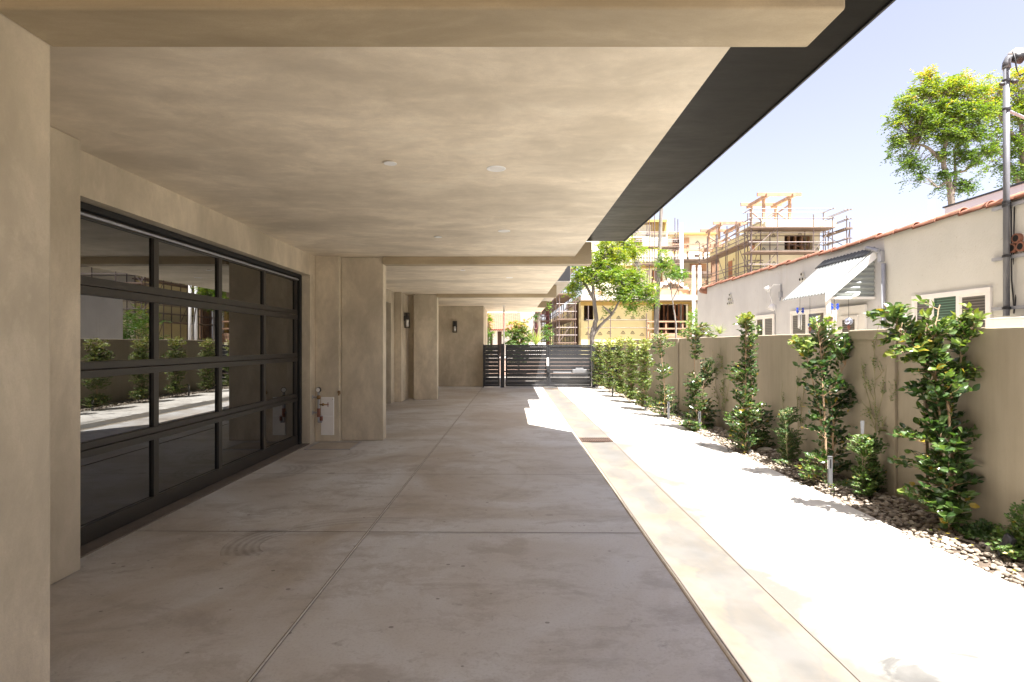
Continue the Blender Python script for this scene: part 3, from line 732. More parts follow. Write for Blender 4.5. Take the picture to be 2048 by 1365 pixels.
# P2 vine tower and bush
Y=6.15
vine_st=lambda Yb,segs:[[Vector((3.975,onx(u,3.975),zz(v,onx(u,3.975)))) for u,v in s_] for s_ in segs]
plant("wall_climber","thin climber fanned out on the wall left of the nearest shrub","climbing plant",(3.9,6.3,0),
 vine_st(6,[[(1752,880),(1750,780),(1748,700),(1760,640)],[(1752,870),(1735,790),(1722,715)],[(1750,860),(1765,790),(1772,730)],[(1756,870),(1780,820),(1798,745)],[(1748,800),(1728,760)],[(1752,760),(1768,740)],[(1750,840),(1722,800)]]),
 [(Vector((3.96,onx(u,3.96),zz(v,onx(u,3.96)))),.02,.10,.10,k,.55,.2) for u,v,k in ((1735,760,10),(1750,720,10),(1765,770,10),(1745,820,14),(1765,850,12),(1730,830,8),(1785,790,7),(1755,680,6),(1725,735,6),(1790,760,4))],
 12,.022,.013,.022,'vine','vinewood',GP,.005)
plant("climber_bush","rounded bush at the foot of the fanned climber left of the nearest shrub","shrub",(3.75,6.1,0),
 [[at(1735,995,6),at(1730,930,6),at(1738,880,6.05)],[at(1740,995,6.05),at(1750,900,6.1)]],
 pxblobs(6.05,[(1722,890,26,24,34,.55,-.05,.15),(1742,900,24,30,30,.35),(1735,945,34,34,60,.42),(1725,970,26,26,30,.6,-.1),(1755,955,18,30,22,.2,.1),(1748,885,28,18,20,.35)],.16,1.8),
 13,.038,.026,.020,'vine','vinewood',GP,.008)
# P3
Y=6.75
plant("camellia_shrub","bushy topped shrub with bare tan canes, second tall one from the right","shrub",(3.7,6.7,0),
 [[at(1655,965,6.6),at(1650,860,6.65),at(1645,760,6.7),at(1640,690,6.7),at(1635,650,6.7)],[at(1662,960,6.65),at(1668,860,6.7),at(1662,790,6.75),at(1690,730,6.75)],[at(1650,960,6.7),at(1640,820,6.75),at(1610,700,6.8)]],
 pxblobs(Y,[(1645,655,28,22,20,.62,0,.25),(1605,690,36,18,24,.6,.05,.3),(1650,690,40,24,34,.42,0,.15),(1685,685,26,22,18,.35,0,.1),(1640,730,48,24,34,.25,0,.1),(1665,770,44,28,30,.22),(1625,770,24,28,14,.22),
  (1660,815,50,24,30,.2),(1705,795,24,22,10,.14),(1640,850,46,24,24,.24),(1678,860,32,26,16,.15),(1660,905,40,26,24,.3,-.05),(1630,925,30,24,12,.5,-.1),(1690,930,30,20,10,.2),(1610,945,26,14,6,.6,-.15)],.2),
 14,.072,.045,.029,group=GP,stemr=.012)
# P4
plant("climber_bush","small dark bush on the wall right of the leafy column","shrub",(3.85,7.7,0),
 [[at(1575,925,7.6),at(1572,860,7.65),at(1565,820,7.7)]],
 pxblobs(7.7,[(1578,830,26,18,34,.3),(1568,860,22,26,36,.32),(1585,880,28,24,40,.24),(1578,905,26,14,30,.3)],.12,1.9),
 15,.034,.024,.02,'vine','vinewood',GP,.008)
plant("wall_climber","two thin upright vine shoots on the wall above the small dark bush","climbing plant",(3.97,7.6,0),
 vine_st(7,[[(1598,870),(1594,790),(1597,712)],[(1568,820),(1563,790),(1565,762)],[(1600,850),(1608,790),(1616,730)],[(1596,820),(1612,800)]]),
 [(Vector((3.965,onx(u,3.965),zz(v,onx(u,3.965)))),.02,.08,.10,k,.4,.2) for u,v,k in ((1596,760,6),(1600,800,8),(1606,840,10),(1612,770,5),(1565,790,3))],
 16,.022,.014,.024,'vine','vinewood',GP,.0045)
# P5 column
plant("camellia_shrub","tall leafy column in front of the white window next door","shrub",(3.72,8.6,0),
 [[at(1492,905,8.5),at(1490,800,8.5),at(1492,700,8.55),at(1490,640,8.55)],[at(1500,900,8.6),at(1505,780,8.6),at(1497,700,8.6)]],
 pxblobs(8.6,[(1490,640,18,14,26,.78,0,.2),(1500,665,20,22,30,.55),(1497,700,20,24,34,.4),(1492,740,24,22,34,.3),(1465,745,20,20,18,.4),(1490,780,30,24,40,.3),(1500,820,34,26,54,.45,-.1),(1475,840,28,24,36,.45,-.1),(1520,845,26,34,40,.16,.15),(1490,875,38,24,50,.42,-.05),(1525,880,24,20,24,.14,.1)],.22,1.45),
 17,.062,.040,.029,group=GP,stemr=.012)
# P6 + vine + P7
plant("camellia_shrub","spreading topped shrub over dense dark lower growth, mid bed","shrub",(3.65,11,0),
 [[at(1396,868,10.7),at(1392,780,10.8),at(1388,710,10.8),at(1395,655,10.8)],[at(1402,860,10.8),at(1408,760,10.9)]],
 pxblobs(10.8,[(1400,660,24,16,26,.62,0,.25),(1378,668,20,14,18,.55,0,.2),(1420,665,16,14,12,.6,0,.2),(1393,700,14,22,20,.4),(1415,745,16,30,34,.18,.2),(1385,765,20,22,30,.35),(1390,800,26,24,44,.4),(1415,830,24,34,60,.26,.1),(1380,845,22,24,34,.4,-.1),(1400,862,26,14,26,.35)],.25,1.6),
 18,.065,.042,.034,group=GP,stemr=.011)
plant("wall_climber","loose climber netted over the wall between two mid-bed shrubs","climbing plant",(3.95,10,0),
 vine_st(10,[[(1440,830),(1432,770),(1425,700)],[(1443,830),(1448,760),(1440,695)],[(1446,830),(1458,770),(1452,715)],[(1440,800),(1425,770)]]),
 [(Vector((3.95,onx(u,3.95),zz(v,onx(u,3.95)))),.03,.18,.16,k,.75,.1) for u,v,k in ((1436,735,14),(1445,770,14),(1450,800,12),(1430,790,10),(1440,720,8))],
 19,.03,.02,.03,'vine','vinewood',GP,.006)
plant("young_tree","slender shrub with bare lower cane against the wall panel joint","shrub",(3.6,12.8,0),
 [[at(1330,830,12.6),at(1328,760,12.6),at(1322,700,12.6),at(1318,668,12.6)]],
 pxblobs(12.7,[(1320,675,18,14,22,.62,0,.2),(1340,690,14,10,10,.5),(1318,700,16,14,16,.45),(1325,745,22,20,34,.5),(1330,785,22,22,36,.42),(1345,810,16,20,24,.2,.2),(1315,810,20,20,24,.5),(1338,835,20,12,14,.35)],.3,1.5),
 20,.06,.038,.036,group=GP,stemr=.010)
for i,(u,Yh,top,lb,k) in enumerate(((1288,14.0,678,"pale green hedge shrub nearest in the merged far row",1.9),(1262,15.8,676,"yellowish hedge shrub second in the merged far row",1.9),(1240,17.4,674,"mid green hedge shrub in the middle of the far row",1.9),(1218,19.2,676,"dense upright hedge shrub two before the gate",1.9),(1199,20.7,680,"hedge shrub touching the right gate post",1.9))):
    bz=V0+1840/Yh-6
    plant("hedge_shrub",lb,"shrub",(3.6,Yh,0),[[at(u,bz,Yh),at(u+2,(bz+top)/2,Yh),at(u-1,top+10,Yh)],[at(u+3,bz,Yh),at(u-5,(bz+top)/2,Yh)]],
      pxblobs(Yh,[(u,top+12,13,13,30,.75,0,.15),(u-4,top+35,14,18,44,.6),(u+5,top+45,14,18,44,.5),(u,(bz+top)/2+15,15,22,54,.5),(u-4,bz-14,14,14,30,.5),(u+5,bz-12,12,14,26,.4)],.45,k),
      30+i,.065,.042,.042,'hedge','twig',GP,.012,xmax=4.3)
# right edge bush + ground cover
plant("climber_bush","bright leafy bush cut by the right edge behind the spotlight","shrub",(3.75,4.35,0),
 [[at(2050,1110,4.3),at(2048,1060,4.3)],[at(2075,1110,4.3),at(2080,1030,4.3)]],
 pxblobs(4.3,[(2040,1075,38,24,50,.6,0,.15),(2070,1045,40,40,70,.5),(2030,1100,32,16,34,.6,-.1),(2090,1095,40,34,60,.4)],.18,1.7),
 40,.034,.026,.018,'vine','vinewood',GP,.008)
plant("ground_cover","dark creeping ground cover under the nearest shrub at wall foot","ground cover",(3.8,4.8,0),
 [[at(1930,1085,4.75),at(1990,1080,4.7),at(2020,1090,4.5)]],
 pxblobs(4.75,[(1945,1065,30,16,36,.3),(1985,1062,34,18,50,.35),(1960,1085,34,12,30,.45,-.1),(2010,1085,22,20,30,.35,-.1)],.15,1.7),
 41,.034,.028,.02,'vine','vinewood',GP,.006)
plant("ground_cover","low creeping sprigs on the pebbles behind the near bollard","ground cover",(3.8,6.3,0),
 [[at(1690,985,6.3),at(1640,960,6.6)]],
 pxblobs(6.4,[(1665,975,22,8,14,.5),(1700,985,24,10,14,.3),(1560,928,22,6,10,.4,1.2)],.15),42,.03,.02,.02,'vine','vinewood',GP,.005)

# bollards
bproto=None
for u,vt,vb,lb in ((1660,915,978,"slim grey path light standing before the bare caned shrub"),(1498,860,906,"slim grey path light in front of the tall leafy column"),(1337,797,838,"slim grey path light beside the slender shrub"),
                (1291,789,822,"slim grey path light at the nearest hedge shrub"),(1225,771,792,"farthest slim grey path light, near the gate"),(1399,828,862,"dark slim path light at the mid-bed shrub")):
    Yb=1840/(vb-V0); p=at(u,vb,Yb)
    if bproto is None:
        t=thing("path_light",lb,"path light","slim path lights along the bed",(p.x,Yb,0)); bproto=t
        MB().box(-.022,.022,-.014,.014,-.03,.35).build("post",M['bollard'],t,bevel=.002)
        MB().box(-.024,.024,-.016,.016,.351,.36).build("cap",M['bollard'],t,bevel=.001)
        MB().box(-.024,-.0225,-.007,.007,.22,.32).build("lens",M['frost'],t)
        MB().box(-.008,.008,-.0155,-.0145,.23,.33).build("slot",M['black'],t)
    else:
        t=copy_tree(bproto,(p.x,Yb,0)); t["label"]=lb
t=thing("spotlight","small dark spike spotlight leaning on the pebbles at right","spotlight",None,(3.62,4.2,0))
rp("spike",MB().tube([(3.64,4.27,-.04),(3.645,4.27,.06)],[.012,.014],8),M['black'],t)
rp("lamp_head",MB().tube([(3.643,4.27,.05),(3.648,4.265,.07),(3.665,4.25,.10),(3.695,4.24,.175),(3.70,4.235,.185)],[.016,.03,.036,.039,.032],16),M['gate'],t,smooth=True)
for k_,(u,v0,v1,Yb,lb) in enumerate(((1725,868,842,6.0,"white plastic tag stake in front of the fanned climber"),)):
    t=thing("plant_tag",lb,"plant tag",None,tuple(at(u,v0,Yb)))
    rp("tag",MB().prism([at(u-3,v0,Yb),at(u+3,v0,Yb),at(u+4,v1,Yb),at(u-4,v1,Yb)],(0,.004,0)),M['bollard'],t)
    rp("spike",MB().tube([at(u,v0,Yb),at(u,990,Yb)],.003,6),M['stake'],t)
t=thing("pale_rock","flat pale rock on the pebbles behind the column's path light","rock",None,(3.8,8.5,0))
rp("stone",MB().add([Vector((3.80,8.55,.03))+Vector((v.x*.12,v.y*.08,v.z*.045)) for v in I1[0]],I1[1],0,.9),M['stone'],t,smooth=True)

# ================================================================== NEIGHBOUR'S HOUSE
HX=6.4
nh=thing("neighbour_house","old white stucco house with terracotta edging beyond the tan wall","house",None,(9,10,0))
EZ=E+.2925*HX
YE=onx(1395,HX)
YS=onx(1770,HX)
m=MB(); m.box(HX,12,YS+.002,YE,0,EZ-.02); rp("wall",m,M['house'],nh)
m=MB(); m.box(HX-.012,12,-3,YS,0,EZ-.02); rp("wall",m,M['housecream'],nh)["label"]="cream coloured nearer stretch of wall"
rp("roof",MB().add([(HX+.1,-3,EZ-.02),(12,-3,EZ+.12),(12,YE,EZ+.12),(HX+.1,YE,EZ-.02),(HX+.1,-3,EZ-.06),(12,-3,EZ-.06),(12,YE,EZ-.06),(HX+.1,YE,EZ-.06)],[(0,1,2,3),(4,7,6,5),(0,4,5,1),(1,5,6,2),(2,6,7,3),(3,7,4,0)]),M['terracotta'],nh)
rt=random.Random(9); y=-2.5; tl=MB()
while y<YE-.7:
    L=.46; j1,j2=rt.uniform(-.012,.012),rt.uniform(-.012,.012)
    n=8; pts=[]; V=[];F=[]
    for i,(yy,rr) in enumerate(((y,.082),(y+L+.05,.062))):
        for k in range(n+1):
            a=math.pi*k/n-.15; V.append((HX-.005+j1-math.cos(a)*rr,yy,EZ-.035+(.012 if i==0 else 0)+j2+math.sin(a)*rr*.85))
    for k in range(n): F.append((k,k+1,n+2+k,n+1+k))
    V2=[(x_,yy,z_-.012) for x_,yy,z_ in V]; V2=[(HX+(x_-HX)*.82,yy,z_) for x_,yy,z_ in V2]
    b0=len(V); V+=V2; F+=[(b0+k+1,b0+k,b0+n+1+k,b0+n+2+k) for k in range(n)]+[(k+1,k,b0+k,b0+k+1) for k in range(n)]
    tl.add(V,F); y+=L
rp("tile_edging",tl,M['terracotta'],nh,0,True)
rp("end_tile",MB().tube([(HX+.02,YE-.95,EZ-.10),(HX+.02,YE-.45,EZ-.06)],[.15,.12],12),M['terracotta'],nh,0,True)
rp("gable_tile",MB().obox((HX-.03,YE-.5,EZ+.0),(HX+.5,YE-.02,EZ-.06),.12,.03),M['terracotta'],nh)
rp("flue_pipe",MB().tube([(9,12.26,3.4),(9,12.26,4.66)],.055,12),M['white'],nh,0,True)
# windows (frame + panes); z from pixel rows at their depth
def window(u0,u1,vtop,panes,zbot=1.0,tw=.07,label=None,trim='trim'):
    ya,yb=onx(u1,HX),onx(u0,HX); zt=zz(vtop,ya)
    o=MB(); X=HX-.02
    fr=MB()
    fr.box(X-.03,X+.006,ya,yb,zt-tw,zt); fr.box(X-.03,X+.006,ya,yb,zbot,zbot+tw)
    fr.box(X-.028,X+.005,ya,ya+tw,zbot+tw,zt-tw); fr.box(X-.028,X+.005,yb-tw,yb,zbot+tw,zt-tw)
    cuts=[onx(c_,HX) for c_ in panes[0]]
    for c_ in cuts: fr.box(X-.02,X+.004,c_-.035,c_+.035,zbot+tw,zt-tw)
    w_=rp("window",fr,M[trim],nh,.003)
    if label: w_["label"]=label
    ed=[yb]+cuts+[ya]
    for k,mt in enumerate(panes[1]):
        b_,a_=ed[k]-(tw if k==0 else .035),ed[k+1]+(tw if k==len(panes[1])-1 else .035)
        pn=MB().box(X-.006,X+.003,a_,b_,zbot+tw,zt-tw).build("pane",M[mt],None); pn.parent=w_
        sb=MB().box(X-.014,X-.0065,a_+.002,a_+.03,zbot+tw,zt-tw).box(X-.014,X-.0065,b_-.03,b_-.002,zbot+tw,zt-tw).box(X-.014,X-.0065,a_+.03,b_-.03,zt-tw-.03,zt-tw-.001)
        q=sb.build("sash",M[trim] if mt!='greenblind' else M['greenblind'],None); q.parent=w_
    return w_
window(1829,1988,574,([1869,1921],['blind','greenblind','blind']),label="wide white window with three panes and blinds")
window(1584,1656,615,([1617],['blind','winglass']),label="white two pane window under the tin awning")
window(1513,1551,628,([1530],['winglass','blind']),label="small white window behind the leafy column")
ya,yb=onx(1735,HX),onx(1676,HX)
dr=rp("door",MB().box(HX-.05,HX-.002,ya,yb,0,zz(609,ya)),M['trim'],nh,.004); dr["label"]="white panelled side door with a louvred pane"
q=MB().box(HX-.075,HX-.051,ya+.18,yb-.2,1.15,zz(630,ya+.2)).build("louvred_window",M['trim'],None,bevel=.003); q.parent=dr
q=MB().box(HX-.08,HX-.0755,ya+.26,yb-.28,1.22,zz(630,ya+.2)-.08).build("pane",M['blind'],None); q.parent=dr
# awning
aw=thing("awning","corrugated tin awning over the side windows, white side board","awning",None,(5.9,10.8,2.8))
ya,yb=onx(1753.6,HX),onx(1654,HX); zt=zz(497,ya); zb=2.49; xo=5.51
def corrsheet(a0,a1,b0,b1,n,amp,thick=.004):      # a: upper edge, b: lower edge; waves across
    m=MB(); V=[];F=[]; nrm=(Vector(a1)-Vector(a0)).cross(Vector(b0)-Vector(a0)).normalized(); N_=n*6
    for side in (0,1):
        for i in range(N_+1):
            f=i/N_; o_=nrm*(amp*math.sin(2*math.pi*f*n)+side*thick)
            V.append(Vector(a0).lerp(Vector(a1),f)+o_); V.append(Vector(b0).lerp(Vector(b1),f)+o_)
    h=2*(N_+1)
    for i in range(N_): F.append((2*i,2*i+1,2*i+3,2*i+2)); F.append((h+2*i+2,h+2*i+3,h+2*i+1,h+2*i)); F.append((2*i+1,h+2*i+1,h+2*i+3,2*i+3))
    return m.add(V,F)
top0=Vector((HX-.02,ya,zt)); top1=Vector((HX-.02,yb,zt)); bo0=Vector((xo,ya,zb)); bo1=Vector((xo,yb,zb))
mid=.20
rp("tin_sheet",corrsheet(top0.lerp(bo0,mid-.02),top1.lerp(bo1,mid-.02),bo0,bo1,15,.017),M['tin'],aw)
rp("upper_sheet",corrsheet(top0+Vector((0,0,.02)),top1+Vector((0,.1,.02)),top0.lerp(bo0,mid)+Vector((0,0,.02)),top1.lerp(bo1,mid)+Vector((0,.1,.02)),15,.015),M['darktin'],aw,0,True)
rp("side_board",MB().prism([top0+Vector((0,-.02,-.02)),bo0+Vector((-.02,-.02,-.01)),bo0+Vector((-.02,-.02,-.15)),top0+Vector((0,-.02,-.17))],(0,-.02,0)),M['white'],aw)
# corrugated gable infill, ribs horizontal, cut to the triangle
gm=MB(); nz=80; V=[];F=[]; z0_=2.43; 
for i in range(nz+1):
    z=z0_+(zt-.14-z0_)*i/nz; f=(z-zb+.15)/(zt-zb); xl=xo+(HX-.02-xo)*max(0,min(1,f)); yy=ya+.03+.013*math.sin(i*2*math.pi/10)
    V+=[(min(xl,HX-.02),yy,z),(HX-.02,yy,z)]
for i in range(nz): F.append((2*i,2*i+1,2*i+3,2*i+2))
gm.add(V,F); gm.add([(x_,y_+.006,z_) for x_,y_,z_ in V],[tuple(reversed(f_)) for f_ in F]); rp("gable_infill",gm,M['shadetin'],aw,0,True)
rp("gable_board",MB().box(xo+.02,HX-.02,ya+.0,ya+.06,2.39,2.43),M['trim'],aw)
rp("post",MB().box(xo+.02,xo+.09,ya+.0,ya+.06,.0,2.388),M['trim'],aw)
# wall fixtures
rp("downspout",MB().tube([(HX-.06,onx(1767,HX-.06),EZ-.5),(HX-.06,onx(1767,HX-.06),.2)],.035,10),M['grey'],nh,0,True)
rp("rain_head",MB().box(HX-.07,HX-.013,onx(1771,HX),onx(1763,HX),EZ-.46,EZ-.28).tube([(HX-.07,onx(1764,HX)+.3,EZ-.17),(HX-.07,onx(1766,HX),EZ-.27)],.04,8),M['grey'],nh)
def vent(u,v,rows,rad,sp,label,x_=HX):
    Yc=onx(u,x_); z0=zz(v,Yc); o=None; m=MB(); h=MB()
    for i,nr in enumerate(rows):
        for k in range(nr):
            y_=Yc+(k-(nr-1)/2)*sp; z_=z0-i*sp*.9
            m.disc((x_-.05,y_,z_),rad,.06,14,0,Vector((1,0,0))); h.disc((x_-.0525,y_,z_),rad*.66,.003,14,0,Vector((1,0,0)))
    o=rp("clay_vent",m,M['terracotta'] if rad>.06 else M['housecream'],nh); o["label"]=label
    q=h.build("vent_hole",M['void'],None); q.parent=o
vent(1462,590,[1,2,3],.045,.135,"six hole pyramid vent on the far end of the wall")
vent(1607,549,[1,2],.045,.12,"small vent half hidden behind the awning")
vent(2039,477,[1,2],.062,.125,"three hole clay pipe vent by the service mast",HX-.012)
fl=thing("floodlight","white twin floodlight on a bent arm high on the white wall","floodlight",None,(6.3,13.3,2.9))
Yf=onx(1563,HX); 
rp("bracket",MB().tube([(HX-.01,Yf,3.02),(HX-.02,Yf,2.75),(HX-.06,Yf-.05,2.62)],.018,8).box(HX-.05,HX-.002,Yf-.06,Yf+.06,2.7,2.84),M['grey'],fl)
rp("arm",MB().tube([(HX-.03,Yf,3.0),(HX-.12,Yf+.15,3.02),(HX-.16,Yf+.28,2.92),(HX-.12,Yf+.3,2.72),(HX-.10,Yf+.22,2.5)],.012,8),M['white'],fl,0,True)
rp("lamp_head",MB().tube([(HX-.10,Yf+.22,2.56),(HX-.14,Yf+.24,2.42)],[.05,.1],14).tube([(HX-.14,Yf+.30,2.98),(HX-.22,Yf+.34,2.90)],[.04,.075],14),M['white'],fl,0,True)
# service mast
ms=thing("service_mast","tall grey electrical conduit mast with weatherhead at the right","utility mast",None,(6.3,7.3,1.8))
MX=6.3; MY=onx(2013,MX)
rp("conduit",MB().tube([(MX,MY,zz(632,MY)),(MX,MY,zz(135,MY))],.035,16),M['pipe'],ms,0,True)
rp("elbow",MB().tube([(MX,MY,zz(137,MY)),(MX+.003,MY,zz(126,MY)),(MX+.03,MY,zz(117,MY)),(MX+.075,MY-.01,zz(112,MY))],[.048,.044,.044,.046],14),M['pipe'],ms,0,True)
rp("weatherhead",MB().tube([(MX+.05,MY-.01,zz(116,MY)),(MX+.17,MY-.03,zz(118,MY))],[.055,.075],14),M['black'],ms,0,True)
rp("hood",MB().tube([(MX+.03,MY-.01,zz(112,MY)),(MX+.10,MY-.015,zz(108,MY)),(MX+.19,MY-.03,zz(112,MY))],[.035,.062,.070],14),M['trim'],ms,0,True)
for v in (133,162,219,405,412,513,617): rp("clamp",MB().tube([(MX,MY,zz(v,MY)-.014),(MX,MY,zz(v,MY)+.014)],.046,14),M['black'],ms)
for v in (410,514,616):
    z=zz(v,MY); rp("strut",MB().box(HX-.055,HX-.013,MY-1.3,MY+.28,z-.02,z+.02),M['grey'],ms)
rp("brace",MB().tube([(MX+.03,MY,zz(222,MY)),(MX+1.3,MY+.2,zz(245,MY)-.25)],.018,8),M['grey'],ms)
rp("insulator",MB().ball((MX+.07,MY-.04,zz(166,MY)),.03,7,0,(1.6,1,1)).ball((MX-.07,MY-.02,zz(170,MY)),.025,7,0,(1.6,1,1)),M['black'],ms)
for pts in ([(MX+.17,MY-.03,zz(112,MY)),(MX+.5,MY-.5,zz(95,MY)),(MX+2.5,MY-3,5.4)],[(MX+.17,MY-.03,zz(120,MY)),(MX+.6,MY-.6,zz(121,MY)),(MX+2.8,MY-3,5.3)],
            [(MX+.02,MY-.07,zz(108,MY)),(MX+.03,MY-.09,zz(125,MY)),(MX+.05,MY-.09,zz(145,MY)),(MX+.11,MY-.06,zz(156,MY)),(MX+.4,MY-.3,zz(140,MY)),(MX+2.4,MY-3,5.0)],
            [(MX+.085,MY-.02,zz(415,MY)),(MX+.09,MY,zz(520,MY)),(MX+.12,MY-.02,zz(570,MY)),(MX+.05,MY-.05,zz(628,MY))],[(MX+.06,MY,zz(412,MY)),(MX+.065,MY,zz(560,MY)),(MX+.10,MY,zz(620,MY))]):
    rp("cable",MB().tube(pts,.009,6),M['cable'],ms,0,True)
t=thing("meter_box","white metal service cabinet at the base of the conduit mast","cabinet",None,(6.2,6.8,0))
zt_=zz(638,MY)
rp("cabinet",MB().box(5.98,6.37,5.7,onx(1975,6.0),.3,zt_-.02),M['white'],t,.006); rp("lid",MB().box(5.96,6.375,5.68,onx(1973,6.0),zt_-.018,zt_),M['trim'],t,.004)
rp("latch",MB().box(5.97,5.979,6.35,6.37,zt_-.12,zt_-.1),M['black'],t)
# hanging ornaments from the awning
def hang(p,ztop): return MB().tube([(p.x,p.y,p.z),(p.x,p.y,ztop)],.003,5)
for (u,v,yy,zt2,lb) in ((1600,622,10.89,2.47,"wind chime with blue butterflies below the awning's lower edge"),(1669,614,10.03,2.39,"wind chime with blue butterflies beside the white side board")):
    p=at(u,v,yy); t=thing("wind_chime",lb,"wind chime","butterfly wind chimes under the awning",tuple(p))
    rp("cord",hang(p,zt2),M['cable'],t)
    bf=MB()
    for sx in (-1,1):
        for sg in (0,1):
            cx=p+Vector((sx*.045,-.01,-.01+.04*sg))
            bf.prism([cx+Vector((-sx*.03,0,0)),cx+Vector((sx*.015,0,.035)),cx+Vector((sx*.03,0,.0)),cx+Vector((sx*.012,0,-.05 if sg==0 else -.01))],(0,.006,0))
    rp("butterfly",bf,M['blueglass'],t)
    tb=MB()
    for k in range(5): a=k*1.256; x_,y_=p.x+.03*math.cos(a),p.y+.03*math.sin(a); tb.tube([(x_,y_,p.z-.06),(x_,y_,p.z-.28-.02*k)],.007,6)
    rp("tubes",tb,M['white'],t,0,True)
for (u,v,yy,zt2,rr,mt,lb) in ((1620,650,10.6,2.46,.036,'blueglass',"small blue glass ball hanging below the awning edge"),(1697.5,643,10.02,2.39,.065,'mirrorball',"silvery blue gazing ball hanging in front of the side door")):
    p=at(u,v,yy); t=thing("glass_ball",lb,"hanging ball",None,tuple(p))
    rp("ball",MB().ball(p,rr,12),M[mt],t,0,True); rp("cord",hang(p+Vector((0,0,rr)),zt2),M['cable'],t); rp("finial",MB().tube([p-Vector((0,0,rr)),p-Vector((0,0,rr+.03)),p-Vector((0,0,rr+.09))],[.02,.03,.006],8),M['redpaint'],t,0,True)
p=at(1712,592,10.0); t=thing("bird_ornament","little white bird figure on the board under the tin gable","ornament",None,tuple(p))
rp("body",MB().tube([p+Vector((-.08,0,-.03)),p+Vector((-.02,0,-.0)),p+Vector((.04,0,.02)),p+Vector((.055,0,.06)),p+Vector((.06,0,.075))],[.006,.028,.02,.018,.008],8),M['white'],t,0,True)
p=at(1658,640,9.9); t=thing("bird_feeder","small brown bird feeder on a pole behind the bushy shrub","bird feeder",None,(p.x,p.y,0))
rp("pole",MB().tube([(p.x,p.y,0),(p.x,p.y,p.z-.06)],.012,8),M['stake'],t); rp("hopper",MB().box(p.x-.05,p.x+.05,p.y-.05,p.y+.05,p.z-.06,p.z+.04),M['stake'],t)
rp("roof",MB().tube([(p.x,p.y,p.z+.04),(p.x,p.y,p.z+.13)],[.10,.01],4),M['stake'],t)
# grass tufts: yucca over the wall
def blades(name,label,c,n,L,w_,seed,cat="plant",mat='blade',stem=None):
    r=random.Random(seed); t=thing(name,label,cat,None,tuple(c)); m=MB()
    for i in range(n):
        a=r.random()*6.283; e=r.uniform(.15,1.35); d=Vector((math.cos(a)*math.cos(e),math.sin(a)*math.cos(e),math.sin(e)))
        side=d.cross(Vector((0,0,1))).normalized()*w_; l=L*r.uniform(.7,1.1); P=[]
        for k in range(5):
            f=k/4; q=Vector(c)+d*l*f+Vector((0,0,-1))*l*.25*f*f; ww=side*(1-f)*(.6+.8*f if f<.5 else 1)
            P+= [q-ww,q+ww]
        m.add(P,[(2*k,2*k+1,2*k+3,2*k+2) for k in range(4)],0,r.random())
    rp("leaves",m,M[mat],t)
    if stem: rp("trunk",MB().tube([(c[0],c[1],stem),tuple(c)],[.05,.035],8),M['bark'],t)
    return t
blades("spiky_plant","spiky yucca tuft peeping over the wall before the white house",at(1440,668,14.5),60,.42,.010,51,stem=0)
blades("spiky_plant","pale fan of strappy leaves above the gate beside the orange bush",at(1072,690,27),34,1.3,.04,52,stem=0)

# grey building behind
gb=thing("grey_building","plain pale grey building top behind the terracotta edged roof","building",None,(17,12,0))
rp("wall",MB().box(14,20,3,18.5,0,E+.313*14),M['lilac'],gb); rp("coping",MB().box(13.96,20.04,2.96,18.54,E+.313*14,E+.3165*14),M['gate'],gb)

# ================================================================== TREES
def crown_pts(r,blobs,n,clump,cs):
    tot=sum(b[1]*b[2]*b[3] for b in blobs); out=[]
    for c,rx,ry,rz in blobs:
        k=max(1,int(n*rx*ry*rz/tot/clump))
        for _ in range(k):
            d=rdir(r)*(r.uniform(.35,1.0)); cc=Vector(c)+Vector((d.x*rx,d.y*ry,d.z*rz)); out.append(cc)
    return out
def tree(name,label,trunk,branches,blobs,seed,n=9000,L=.12,W=.05,clump=40,cs=.25,mat='feather',wood='palebark',tr=.16,group=None,droop=.3,tint=.45,topy=.35):
    r=random.Random(seed); base=trunk[0]; t=thing(name,label,"tree",group,tuple(base))
    tk=MB(); tips=[]
    def limb(pts,r0,r1):
        f=[];P=[Vector(p) for p in pts]
        for a,b in zip(P[:-1],P[1:]):
            for i in range(5): f.append(a.lerp(b,i/5)+rdir(r)*r0*.15)
        f.append(P[-1]); m_=len(f); tk.tube(f,[r0+(r1-r0)*i/(m_-1) for i in range(m_)],8,0,None,False); tips.extend(f[len(f)//3:])
    limb(trunk,tr,tr*.35)
    for b in branches: limb(b,tr*.62,tr*.15)
    cl=crown_pts(r,blobs,n,clump,cs)
    zc=[c.z for c in cl]; z0,z1=min(zc),max(zc)
    lf=MB(); lf.lo=True
    for c in cl:
        q=min(tips,key=lambda p:(p-c).length); 
        mid_=q.lerp(c,.5)+Vector((0,0,.08*(q-c).length)); tk.tube([q,mid_,c],[tr*.09,tr*.06,tr*.03],4,0,None,False)
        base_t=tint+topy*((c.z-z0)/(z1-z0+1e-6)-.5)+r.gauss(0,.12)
        # a clump is a few drooping sprays of leaflets
        ns=max(3,clump//9)
        for s_ in range(ns):
            a=r.random()*6.283; d=Vector((math.cos(a),math.sin(a),r.uniform(-1.1,1.1))).normalized(); l=cs*r.uniform(.7,1.5)
            for k in range(9):
                f=k/8; p=c+d*l*f+Vector((0,0,-droop*l*f*f)); sd=d.cross(Vector((0,0,1))).normalized()*(1 if k%2 else -1)
                dd=(sd+d*.5+Vector((0,0,r.uniform(-.4,.25)))).normalized()
                lf.leaf(p+rdir(r)*.03,dd,(Vector((0,0,.35))+rdir(r)).normalized(),L*r.uniform(.7,1.2),W,min(1,max(0,base_t+r.gauss(0,.1))))
    rp("crown",lf,M[mat],t); rp("trunk",tk,M[wood],t,0,True)
    return t
Y=24.0
